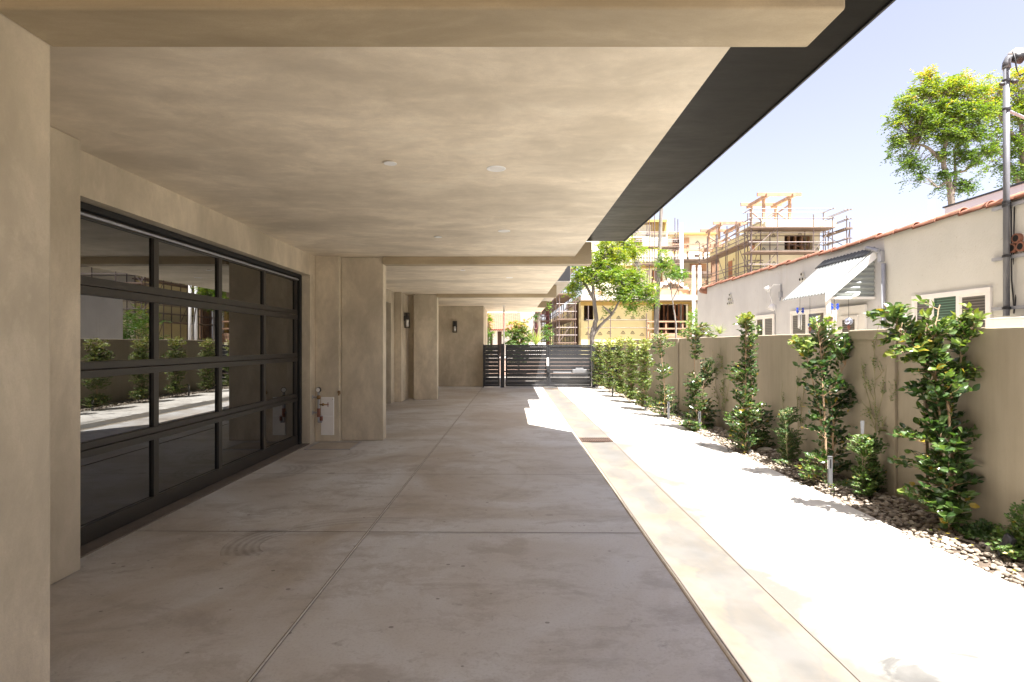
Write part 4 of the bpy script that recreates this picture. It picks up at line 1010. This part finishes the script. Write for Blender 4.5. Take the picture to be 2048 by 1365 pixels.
B=lambda u,v,ru,rz,dy=0,ry=None,Y_=24.0:(at(u,v,Y_+dy),ru*Y_/K,(ry or ru*Y_/K),rz*Y_/K)
tree("feathery_tree","feathery bright green tree with forked grey trunk beyond the gate",
 [Vector((at(1186,700,Y).x,Y,-.05)),at(1184,672,Y),at(1192,640,Y),at(1188,600,Y),at(1184,565,Y),at(1182,530,Y)],
 [[at(1186,672,Y),at(1200,652,Y),at(1225,628,Y-.1),at(1240,600,Y-.2),at(1248,572,Y-.2)],[at(1188,600,Y),at(1165,560,Y+.2),at(1150,540,Y+.3)],[at(1240,600,Y-.2),at(1265,575,Y),at(1280,545,Y)],[at(1184,560,Y),at(1205,520,Y),at(1215,500,Y)],[at(1225,628,Y),at(1205,612,Y-.2)],[at(1240,600,Y),at(1290,600,Y-.2)]],
 [B(1165,545,26,22),B(1150,575,20,22,.2),B(1200,520,30,22),B(1235,510,28,22,.2),B(1262,500,26,22,.5),B(1225,550,34,22,-.2),B(1262,555,30,20),B(1285,580,24,18,-.2),B(1250,590,26,20,-.2),B(1300,600,16,16),B(1215,488,30,12,.3),B(1245,478,20,14,.4),B(1190,560,22,20,.3),B(1265,615,16,12,-.2),B(1215,585,16,14),B(1222,628,10,8)],
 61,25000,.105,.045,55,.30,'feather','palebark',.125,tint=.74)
tree("feathery_tree","small airy green branch crown hanging beside the slim tall trunk",
 [Vector((at(1350,700,26).x,26,-.05)),at(1352,650,26),at(1345,600,26),at(1340,560,26)],
 [[at(1345,600,26),at(1365,560,26),at(1375,540,26)],[at(1342,580,26),at(1325,540,26),at(1322,515,26)]],
 [B(1330,530,24,16,0,None,26),B(1350,548,26,14,0,None,26),B(1368,545,14,12,0,None,26),B(1325,500,14,10,0,None,26)],
 62,3000,.10,.042,50,.24,'feather','palebark',.05,tint=.6)
# palm
pt=thing("palm_tree","tall slim palm trunk passing behind the overhang edge","tree",None,(at(1312,700,26.5).x,26.5,0))
rp("trunk",MB().tube([Vector((at(1312,700,26.5).x,26.5,-.05)),at(1313,640,26.5),at(1317,560,26.5),at(1320,480,26.5),at(1323,410,26.5),at(1325,300,26.5),at(1325,230,26.5)],[.13,.11,.10,.085,.08,.07,.07],12),M['palebark'],pt,0,True)
c_=at(1325,230,26.5); r=random.Random(5); fr=MB()
for i in range(26):
    a=i*2.4; e=r.uniform(-.3,1.0); d=Vector((math.cos(a)*math.cos(e),math.sin(a)*math.cos(e),math.sin(e)))
    for k in range(22):
        f=k/21; p=c_+d*1.25*f+Vector((0,0,-.6*f*f)); sd=d.cross(Vector((0,0,1))).normalized()
        for s_ in (-1,1): fr.leaf(p,(sd*s_+d*.5+Vector((0,0,-.3))).normalized(),Vector((0,0,1)),.32*(1-.5*f),.03,r.random()*.5)
rp("fronds",fr,M['feather'],pt)
# right hand trees
Y=30.0
BB=lambda u,v,ru,rz,dy=0:(at(u,v,30+dy),ru*30/K,ru*30/K*.9,rz*30/K)
tree("flowering_tree","yellow flowering tree standing clear above the pale grey building",
 [Vector((at(1908,700,Y).x,Y,-.05)),at(1906,480,Y),at(1903,400,Y),at(1898,360,Y),at(1888,330,Y),at(1890,290,Y),at(1905,250,Y)],
 [[at(1905,390,Y),at(1912,350,Y+.3),at(1908,300,Y+.5)],[at(1888,325,Y),at(1860,298,Y),at(1830,285,Y)],[at(1905,250,Y),at(1890,210,Y),at(1870,190,Y)],[at(1905,250,Y),at(1925,215,Y),at(1940,190,Y)],[at(1898,360,Y),at(1875,375,Y-.3)],[at(1898,350,Y),at(1935,340,Y+.3)]],
 [BB(1810,205,24,14),BB(1850,180,34,16),BB(1905,180,36,18),BB(1830,230,32,22),BB(1880,225,36,24),BB(1930,225,34,26),BB(1800,280,20,14),BB(1835,270,26,16),BB(1790,290,14,14),BB(1900,270,34,20),BB(1945,265,26,20),BB(1820,320,22,20),BB(1840,345,18,14),BB(1880,310,20,14),BB(1930,310,24,20),BB(1895,345,22,14),BB(1880,375,14,10),BB(1925,370,24,14),BB(1950,330,14,12),BB(1820,360,8,8),BB(1960,180,22,16),BB(1790,245,20,14),BB(1778,310,9,12),BB(1800,330,12,10),BB(1860,155,26,12),BB(1920,160,26,12),BB(1975,220,24,22),BB(1975,300,20,18),BB(1860,250,34,20)],
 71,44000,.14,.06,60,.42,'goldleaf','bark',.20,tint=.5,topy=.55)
tree("flowering_tree","larger yellow green tree behind the conduit mast at the right edge",
 [Vector((at(2060,700,32).x,32,-.05)),at(2058,480,32),at(2050,380,32),at(2045,300,32),at(2040,220,32)],
 [[at(2050,380,32),at(2020,330,32),at(1995,300,32)],[at(2045,300,32),at(2010,250,32),at(1985,215,32)],[at(2045,300,32),at(2080,240,32)],[at(2050,380,32),at(2090,330,32)]],
 [(at(u,v,32),ru*32/K,ru*32/K,rv*32/K) for u,v,ru,rv in ((1985,150,16,10),(2010,175,34,18),(2040,160,34,24),(1990,215,34,24),(2040,225,40,34),(2090,200,50,40),(1985,270,26,20),(2030,290,34,30),(2090,280,50,44),(2020,345,30,22),(1998,330,18,14),(1975,185,20,16),(1985,245,22,18),(1972,300,16,14),(1965,340,14,12),(2070,360,46,26),(2005,375,16,10),(2120,340,50,50))],
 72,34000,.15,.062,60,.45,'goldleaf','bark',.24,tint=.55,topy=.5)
tree("bamboo_clump","leafy green clump behind the far end of the white house",
 [(8.0,22.3,-.05),(8.0,22.3,1.2),(8.1,22.3,2.2)],[[(8,22.3,.3),(7.4,22.3,1.8)],[(8,22.3,.3),(8.7,22.2,1.9)]],
 [((8.0,22.3,2.2),1.3,1.1,1.1),((7.4,22.3,1.3),.8,.8,1.0),((8.7,22.3,1.5),.8,.8,1.1)],73,6000,.12,.04,40,.3,'feather','vinewood',.05)
tree("flowering_bush","round orange flowered bush showing above the middle of the gate",
 [(at(1037,700,29).x,29,-.05),(at(1037,700,29).x,29,1.0),at(1037,670,29)],[[at(1037,690,29),at(1025,665,29)],[at(1037,690,29),at(1052,665,29)]],
 [(at(u,v,29),ru*29/K,ru*29/K,rv*29/K) for u,v,ru,rv in ((1037,652,20,16),(1028,668,22,18),(1048,670,20,18),(1037,690,26,18),(1037,715,24,16))],
 74,9000,.09,.055,40,.12,'orangeleaf','bark',.06,tint=.5,topy=.8)
tree("street_tree","dark trunked tree between the orange bush and left scaffold",
 [(at(1078,700,34).x,34,-.05),at(1078,660,34),at(1078,625,34),at(1080,590,34),at(1080,540,34)],[[at(1078,640,34),at(1066,615,34)],[at(1078,630,34),at(1095,600,34)]],
 [(at(u,v,34),ru*34/K,ru*34/K,rv*34/K) for u,v,ru,rv in ((1080,560,20,26),(1090,600,12,20),(1068,630,7,14),(1092,650,8,14),(1096,668,10,12))],
 75,4000,.12,.05,40,.28,'feather','bark',.12)
tree("street_tree","slim green creeper clad tree at the corner of the plaster wall",
 [(at(976,700,28.5).x,28.5,-.05),at(976,670,28.5),at(976,640,28.5)],[],
 [(at(u,v,28.5),ru*28.5/K,.3,rv*28.5/K) for u,v,ru,rv in ((977,640,6,14),(978,665,7,16),(976,690,7,14))],76,2000,.09,.035,30,.16,'feather','bark',.05)

# ================================================================== BEYOND THE GATE
th=thing("tiled_house","low white house with terracotta roof tiles across the street","house",None,(0,46,0))
xa,xb=at(960,0,45).x,at(1042,0,45).x; zr0,zr1=zz(657,45),zz(630,47)
rp("wall",MB().box(xa,xb-.2,45.3,50,0,zr0),M['whitewall'],th)
m=MB(); n=46; V=[];F=[]
for i in range(n+1):
    x=xa-.3+(xb-xa+.3)*i/n; dz=.05*abs(math.sin(i*math.pi/2+.3)) 
    V+=[(x,44.7,zr0-.12+dz),(x,48.2,zr1+dz+.2),]
for i in range(n): F.append((2*i,2*i+2,2*i+3,2*i+1))
m.add(V,F); m.add([(x,y,z-.1) for x,y,z in V],[tuple(reversed(f)) for f in F]); rp("roof",m,M['tileroof'],th)
rp("door",MB().box(at(995,0,45.3).x,at(1003,0,45.3).x,45.25,45.29,0,zr0-.25),M['interior'],th)
rp("window",MB().box(at(980,0,45.3).x,at(985,0,45.3).x,45.25,45.29,.8,zr0-.3),M['interior'],th)
wb=thing("white_building","bright white rendered building above the tiled roof","building",None,(-1,60,0))
rp("wall",MB().box(-8,2.6,58,66,0,zz(618,58)),M['whitewall'],wb); rp("coping",MB().box(-8.1,2.7,57.9,66.1,zz(618,58),zz(616,58)),M['pink'],wb)
pb=thing("pink_building","pale pink rendered building behind the orange bush","building",None,(2,54,0))
rp("wall",MB().box(at(1036,0,53).x,at(1064,0,53).x,53,57,0,zz(612,53)),M['pink'],pb); rp("coping",MB().box(at(1036,0,53).x-.1,at(1064,0,53).x+.1,52.9,57.1,zz(612,53),zz(610,53)),M['whitewall'],pb)
rw_=thing("street_wall","low pale rendered wall on the far side of the street","wall",None,(6,31,0))
rp("wall_body",MB().box(-9,22,31.0,31.2,-.05,.85),M['pink'],rw_); rp("coping",MB().box(-9.05,22.05,30.96,31.24,.85,.92),M['whitewall'],rw_)

# ================================================================== CONSTRUCTION SITE
def logo(m,x,y,z,s,mi,ax='x'):      # printed peak mark with its line of lettering, on a face looking to -y (or -x)
    def P(a,b): return (x+a*s,y,z+b*s) if ax=='x' else (x,y-a*s,z+b*s)
    e=(0,-.004,0) if ax=='x' else (-.004,0,0)
    m.prism([P(-.5,0),P(-.28,0),P(-.02,.34),P(.0,.56)],e,mi); m.prism([P(.5,0),P(.0,.56),P(.02,.34),P(.28,0)],e,mi)
    m.prism([P(-.14,0),P(.0,.20),P(.14,0)],e,mi)
    m.prism([P(-.62,-.22),P(-.62,-.12),P(.62,-.12),P(.62,-.22)],e,mi); m.prism([P(-.45,-.36),P(-.45,-.31),P(.45,-.31),P(.45,-.36)],e,mi)
YA=38.0; A=lambda u,v,y=YA:at(u,v,y)
ca=thing("construction_building","lower yellow sheathed building under construction, behind the feathery tree","building",None,(9,40,0))
def ux(u,y=YA): return (u-U0)*y/K
m=MB()
# front wall with window and large opening
x0,xw0,xw1,xo0,xo1,x1=ux(1162),ux(1167),ux(1187),ux(1307),ux(1378),ux(1385)
zt1=zz(604,YA); zw1,zw0=zz(608.5,YA),zz(641,YA); zo1,zo0=zz(609,YA),zz(668,YA)
th_=.25
m.box(x0,xw0,YA,YA+th_,0,zt1); m.box(xw0,xw1,YA,YA+th_,0,zw0); m.box(xw0,xw1,YA,YA+th_,zw1,zt1); m.box(xw1,xo0,YA,YA+th_,0,zt1)
m.box(xo0,xo1,YA,YA+th_,0,zo0)
for (u,v) in ((1205,638),(1237,636),(1266,636),(1287,636),(1200,668),(1218,666),(1246,666),(1265,666),(1284,670),(1175,668),(1232,606),(1293,607),(1172,640)):
    logo(m,ux(u),YA-.001,zz(v,YA),.26,1)
m.box(x0-.02,x0+.23,YA+th_,70,0,zt1)
rp("sheathed_wall",m,[M['sheath'],M['print']],ca)
rp("gold_band",MB().box(x0-.03,xo0,YA-.03,YA+.02,zt1-.25,zt1+.02).box(xo0,xo1+.2,YA-.03,YA+.02,zt1-.16,zt1+.02).box(xo0-.1,xo0,YA-.03,YA+.02,zo0,zt1-.25).box(xo1,xo1+.2,YA-.03,YA+.2,zo0-.3,zt1-.16),M['gold'],ca)
rp("interior_room",MB().box(xo0-.2,ux(1400),YA+3,YA+3.1,0,zt1).box(xo0-.3,xo0-.2,YA+.3,YA+3,0,zt1).box(xw0-.5,xw1+.5,YA+1.2,YA+1.3,0,zt1),M['interior'],ca)
st=MB(); rr=random.Random(4)
for i in range(9): x=xo0+.1+(xo1-xo0-.2)*i/8; y=YA+rr.choice([1.0,1.8,2.6]); st.box(x-.04,x+.04,y,y+.09,0,zt1-.05)
st.obox((ux(1355),YA+1,zz(625,YA)),(ux(1378),YA+1,zz(650,YA)),.1,.1); rp("studs",st,M['stud'],ca)
rp("ledger",MB().box(xo0-.3,ux(1400),YA-.35,YA-.01,zz(674,YA),zz(667,YA)).box(xo0-.3,ux(1400),YA-.36,YA-.3,zz(685,YA),zz(675,YA)),M['wood'],ca)
for v in (644,658): rp("guard_rail",MB().box(ux(1290),ux(1392),YA-.42,YA-.38,zz(v,YA)-.05,zz(v,YA)+.05),M['wood'],ca)
for u in (1294,1329,1362): rp("guard_post",MB().box(ux(u)-.05,ux(u)+.05,YA-.38,YA-.30,zz(676,YA),zz(642,YA)),M['wood'],ca)
rp("white_post",MB().box(ux(1386),ux(1393),YA-.1,YA+.1,0,zt1),M['whitewall'],ca)
# deck at first level
rp("deck",MB().box(x0-.1,ux(1420),YA-.8,YA+9,zt1+.05,zz(592,YA)),M['deckc'],ca)
zd=zz(592,YA)
for v in (567,581): rp("guard_rail",MB().box(ux(1300),ux(1410),YA-.78,YA-.74,zz(v,YA)-.04,zz(v,YA)+.04),M['wood'],ca)
for u in (1302,1351,1405): rp("guard_post",MB().box(ux(u)-.04,ux(u)+.04,YA-.74,YA-.67,zd,zz(563,YA)),M['wood'],ca)
m=MB(); Y2=YA+3
def ux2(u): return (u-U0)*Y2/K
# second storey wall pieces
m.box(ux2(1165),ux2(1262),Y2,Y2+.3,zd,zz(470,Y2)); m.box(ux2(1262),ux2(1305),Y2,Y2+.3,zd,zz(504,Y2)); m.box(ux2(1285),ux2(1335),Y2,Y2+.3,zz(504,Y2),zz(450,Y2)); m.box(ux2(1262),ux2(1285),Y2,Y2+.3,zz(476,Y2),zz(450,Y2))
m.box(ux2(1326),ux2(1342),Y2,Y2+.3,zd,zz(504,Y2)); m.box(ux2(1305),ux2(1326),Y2,Y2+.3,zz(540,Y2),zz(504,Y2))
for (u,v) in ((1200,575),(1245,572),(1275,465),(1295,470),(1200,520),(1312,520)): logo(m,ux2(u),Y2-.001,zz(v,Y2),.27,1)
rp("upper_wall",m,[M['sheathcream'],M['print']],ca)
rp("gold_band",MB().box(ux2(1262),ux2(1332),Y2-.3,Y2+1,zz(446,Y2),zz(441,Y2)).box(ux2(1302),ux2(1333),Y2-.06,Y2-.01,zz(470,Y2),zz(447,Y2)).box(ux2(1230),ux2(1345),Y2-.5,Y2-.01,zz(537,Y2),zz(533,Y2)),M['gold'],ca)
rp("interior_room",MB().box(ux2(1255),ux2(1345),Y2+1.5,Y2+1.6,zd,zz(455,Y2)),M['interior'],ca)
st=MB()
for u in (1264,1268,1282,1305,1309,1325): st.box(ux2(u)-.05,ux2(u)+.05,Y2+.3,Y2+.4,zd,zz(476,Y2))
rp("studs",st,M['stud'],ca)
rp("plywood_panel",MB().box(ux2(1330),ux2(1372),Y2+.35,Y2+.45,zd,zz(572,Y2)).box(ux2(1374),ux2(1410),Y2+.2,Y2+.3,zd,zz(576,Y2)).box(ux2(1185),ux2(1205),Y2-.1,Y2-.02,zd,zz(583,Y2)).obox((ux2(1340),Y2,zd+.1),(ux2(1372),Y2+.3,zz(572,Y2)),1.2,.04),M['ply'],ca)
tp=MB(); rr=random.Random(8); nx,ny=14,5; V=[]
for jx in range(ny+1):
    for i in range(nx+1):
        f=i/nx; V.append((ux(1318)+(ux(1385)-ux(1318))*f,YA+.6+1.6*jx/ny,zz(570-14*math.sin(math.pi*min(1,f*1.1)),YA)+rr.uniform(-.12,.12)-.12*abs(jx-2)))
tp.add(V,[(a+b*(nx+1),a+1+b*(nx+1),a+1+(b+1)*(nx+1),a+(b+1)*(nx+1)) for a in range(nx) for b in range(ny)]); 
tarp=thing("tarp","crumpled white sheeting heaped on the first deck of the site","tarp",None,(11,38.5,5)); rp("sheet",tp,M['tarp'],tarp,0,False)
rp("lumber_stack",MB().box(ux(1322),ux(1384),YA+.7,YA+2,zd,zz(577,YA)),M['ply'],tarp)
# building C
YC=46.0
def uc(u): return (u-U0)*YC/K
cc=thing("construction_building","cream flat topped building under construction behind the others","building",None,(15,48,0))
m=MB(); m.box(uc(1338),uc(1432),YC,YC+.3,0,zz(471,YC))
for (u,v) in ((1395,487),(1352,500),(1400,530),(1368,545)): logo(m,uc(u),YC-.001,zz(v,YC),.4,1)
rp("sheathed_wall",m,[M['sheathcream'],M['print']],cc)
rp("roof_edge",MB().box(uc(1336),uc(1436),YC-.4,YC+4,zz(471,YC),zz(467,YC)),M['gold'],cc)
rp("terrace",MB().box(uc(1330),uc(1425),YC-2,YC-.02,zz(526,YC),zz(522,YC)),M['deckc'],cc); rp("terrace",MB().box(uc(1330),uc(1425),YC-2.6,YC-.02,zz(556,YC),zz(551,YC)),M['plank'],cc)
rp("plywood_panel",MB().box(uc(1345),uc(1378),YC-.06,YC-.01,zz(505,YC),zz(476,YC)).box(uc(1380),uc(1412),YC-.08,YC-.01,zz(552,YC),zz(528,YC)),M['ply'],cc)
rp("opening",MB().box(uc(1346),uc(1360),YC-.1,YC-.07,zz(500,YC),zz(480,YC)).box(uc(1388),uc(1398),YC-.12,YC-.09,zz(524,YC),zz(510,YC)),M['interior'],cc)
for u in (1335,1360,1390,1415): rp("guard_post",MB().box(uc(u)-.06,uc(u)+.06,YC-2,YC-1.9,zz(526,YC),zz(495,YC)),M['wood'],cc)
for v in (498,510): rp("guard_rail",MB().box(uc(1330),uc(1425),YC-2.05,YC-2.0,zz(v,YC)-.06,zz(v,YC)+.06),M['wood'],cc)
for (u,v0,v1,lb) in ((1363,520,448,"tall white vent stack rising over the cream building roof"),(1387,590,533,"left of two short white stacks above the white house end"),(1399,590,533,"right of two short white stacks above the white house end")):
    yy=30 if v0>560 else 41; p=at(u,v1,yy); t=thing("white_stack",lb,"vent stack","white stacks on the site",(p.x,yy,0))
    rp("shaft",MB().tube([(p.x,yy,0),(p.x,yy,p.z)],.12 if yy>35 else .075,12),M['white'],t,0,True); rp("cap",MB().tube([(p.x,yy,p.z),(p.x,yy,p.z+.04)],.14 if yy>35 else .09,12),M['trim'],t)
# building B
YB=32.0
def ub(u): return (u-U0)*YB/K
cb=thing("construction_building","tall corner building under construction wrapped in scaffold, yellow side wall","building",None,(15,34,0))
xl,xr=ub(1524),ub(1640); ztB=zz(440,YB)
wx0,wx1=ub(1569),ub(1625); wz1,wz0=zz(470,YB),zz(500,YB)
m=MB(); m.box(xl,wx0,YB,YB+.25,0,ztB); m.box(wx1,xr,YB,YB+.25,0,ztB); m.box(wx0,wx1,YB,YB+.25,0,wz0); m.box(wx0,wx1,YB,YB+.25,wz1,ztB)
for (u,v) in ((1547,472),(1600,469),(1527,499),(1553,499),(1634,499),(1522,527),(1548,527),(1596,443),(1620,443)): logo(m,ub(u),YB-.001,zz(v,YB),.22,1)
m.box(xl,xr,YB+.25,YB+3.5,ztB-.06,ztB)
rp("front_wall",m,[M['sheathcream'],M['print']],cb)
m=MB(); YF=onx(1420,xl)
m.box(xl-.012,xl+.2,YB+.01,34.3,0,ztB-.01)
o0,o1=onx(1438,xl),onx(1421,xl)
zt2=8.25
m.box(xl-.006,xl+.2,34.3,o0,0,zt2); m.box(xl-.006,xl+.2,o0,YF+.1,7.6,zt2); m.box(xl-.006,xl+.2,o0,YF+.1,0,2)
for (u,v) in ((1517,500),(1513,475),(1480,492),(1458,490),(1445,497),(1455,530),(1470,545),(1500,540),(1468,520)): 
    yy=onx(u,xl); logo(m,xl-.013,yy,zz(v,yy),.24,1,'y')
rp("side_wall",m,[M['sheath'],M['print']],cb)
rp("side_opening",MB().box(xl-.02,xl-.014,32.9,33.3,zz(505,33),zz(479,33)).box(xl-.02,xl-.014,36.2,36.9,5.2,6.9),M['stud'],cb)
rp("interior_room",MB().box(xl+.5,xl+.6,o0,YF,0,7.6).box(wx0-.3,wx1+.3,YB+1.4,YB+1.5,wz0-.5,wz1+.5),M['interior'],cb)
st=MB()
for i in range(9): x=wx0+.05+(wx1-wx0-.1)*i/8; st.box(x-.035,x+.035,YB+.3+.5*(i%2),YB+.4+.5*(i%2),wz0,wz1)
for i in range(8): y=o0+.05+(YF-o0-.1)*i/7; st.box(xl+.05,xl+.15,y-.04,y+.04,2,7.6)
st.obox((wx0,YB+.5,wz1-.2),(wx1,YB+.5,wz0+.1),.06,.06)
rp("studs",st,M['wood'],cb)
rp("parapet",MB().box(xl+.1,ub(1668),YB-.25,YB-.003,zz(455,YB),zz(443,YB)).box(xr+.002,ub(1668),YB+.0,YB+3.4,zz(455,YB),zz(443,YB)),M['sheathcream'],cb)
rp("right_wall",MB().box(xr-.2,xr-.003,YB+.255,YB+6,0,ztB-.07),M['sheathcream'],cb)
def pergola(x0,x1,y0,y1,z0,z1,label):
    t=thing("rooftop_pergola",label,"pergola","timber pergolas on the site roofs",(x0,y0,z0))
    for x in (x0,x1):
        for y in (y0,y1): rp("post",MB().box(x-.07,x+.07,y-.07,y+.07,z0,z1),M['wood'],t)
    for x in (x0,x1): rp("beam",MB().box(x-.06,x+.06,y0-.55,y1+.55,z1,z1+.2),M['wood'],t)
    for y in (y0-.3,y1+.3): rp("cross_beam",MB().box(x0-.5,x1+.5,y-.06,y+.06,z1+.1,z1+.29),M['wood'],t)
    for a,b in (((x0,y0),(x1,y0)),((x0,y1),(x1,y1)),((x0,y0),(x0,y1)),((x1,y0),(x1,y1))):
        rp("brace",MB().obox((a[0],a[1],z0),(b[0],b[1],z1-.3),.05,.08),M['wood'],t)
pergola(ub(1537)+.0,ub(1590),YB+.6,YB+2.3,ztB-.01,zz(398,YB+.5),"higher timber pergola frame crowning the corner building")
pergola((1437-U0)*38/K,(1475-U0)*38/K,37.9,39.8,8.22,zz(455,38),"lower timber pergola frame left of the corner building")
for yy,x0_,x1_ in ((39.8,xl+.19,xl+2.4),(37.9,xl+.19,xl+2.4)): rp("roof_joist",MB().box(x0_-1.0,x1_,yy-.1,yy+.1,8.0,8.215),M['wood'],cb)
# scaffolds
def scaffold(label,xs,ys,zs,top,mat='scaf',plank=True,rails=True,cat="scaffold",brace=True,jit=.0,seed=1,r=.028):
    rr=random.Random(seed); t=thing("scaffold",label,cat,"tube scaffolds on the site",(xs[0],ys[0],0))
    for x in xs:
        for y in ys: rp("standard",MB().tube([(x,y,0),(x+rr.uniform(-jit,jit),y,top+rr.uniform(-.4,.3))],r,6),M[mat],t)
    for z in zs:
        if plank: rp("plank",MB().box(min(xs)-.1,max(xs)+.1,min(ys)-.1,max(ys)+.1,z-.04,z+.03),M['plank'],t)
        if rails:
            for dz in (.5,1.0):
                m_=MB()
                for y in (min(ys),max(ys)): m_.tube([(min(xs)-.15,y,z+dz),(max(xs)+.15,y,z+dz)],r*.8,6)
                for x in (min(xs),max(xs)): m_.tube([(x,min(ys)-.15,z+dz),(x,max(ys)+.15,z+dz)],r*.8,6)
                rp("rail",m_,M[mat],t)
    if brace:
        zs2=[0]+list(zs)
        for i in range(len(zs2)-1):
            for k in range(0,max(1,len(xs)-1),2):
                if len(xs)>1: rp("brace",MB().tube([(xs[k],min(ys),zs2[i]),(xs[min(k+1,len(xs)-1)],min(ys),zs2[i+1])],r*.7,5),M[mat],t)
            for k in range(0,max(1,len(ys)-1),2):
                if len(ys)>1: rp("brace",MB().tube([(min(xs),ys[k],zs2[i]),(min(xs),ys[min(k+1,len(ys)-1)],zs2[i+1])],r*.7,5),M[mat],t)
    return t
YSf=30.9; us=lambda u:(u-U0)*YSf/K
scaffold("scaffold across the sunny front of the corner building",[us(1503),us(1555),us(1627),us(1665)],[YSf,YSf+.9],[3.0,4.9,zz(503,YSf),zz(455,YSf)],zz(430,YSf),seed=2)
scaffold("scaffold tower at the right end of the corner building",[xr+.9,us(1700)+.05],[YSf+.1,YSf+2.2],[zz(530,YSf),zz(495,YSf),zz(456,YSf)],zz(430,YSf),seed=3,plank=True)
scaffold("scaffold along the yellow side of the corner building",[xl-.85,xl-.3],[31.5,33.2,34.9,36.6,38.3,40.0],[2.9,5.2,7.3],8.9,seed=4)
scaffold("scaffold rising in front of the cream upper wall behind feathery tree",[ux2(1262),ux2(1290),ux2(1300),ux2(1345)],[Y2-1.3,Y2-.6],[zz(533,Y2),zz(500,Y2)],zz(440,Y2),seed=5,r=.03)
xL=ux(1162)
scaffold("dense rusty scaffold along the left side of the lower yellow building",[xL-1.5,xL-.45],[37.6,39.2,41,43,45,47.5,50,53,57,62],[1.7,3.25,4.9,6.6],8.0,'scaf',True,True,jit=.12,seed=6,r=.035)
scaffold("red painted scaffold bay inside the left scaffold",[xL-2.6,xL-1.7],[44,45.5,47],[1.8,3.4,5.0,6.3],7.4,'scafred',True,True,jit=.05,seed=7,r=.05)
scaffold("thin scaffold rails before the yellow wall with printed peaks",[ux(1172),ux(1215),ux(1285)],[YA-1.1],[zz(672,YA)],zz(622,YA),'scaf',False,True,brace=False,seed=8,r=.03)
sp=thing("side_fence","short white picket fence at the foot of the orange flowered bush","fence",None,(5,32,0))
m=MB()
for i in range(16): m.box(.1+i*.12,.17+i*.12,31.3,31.33,0,1.70)
rp("pickets",m,M['whitewall'],sp); rp("rail",MB().box(.05,2.1,31.34,31.38,1.4,1.46),M['whitewall'],sp)
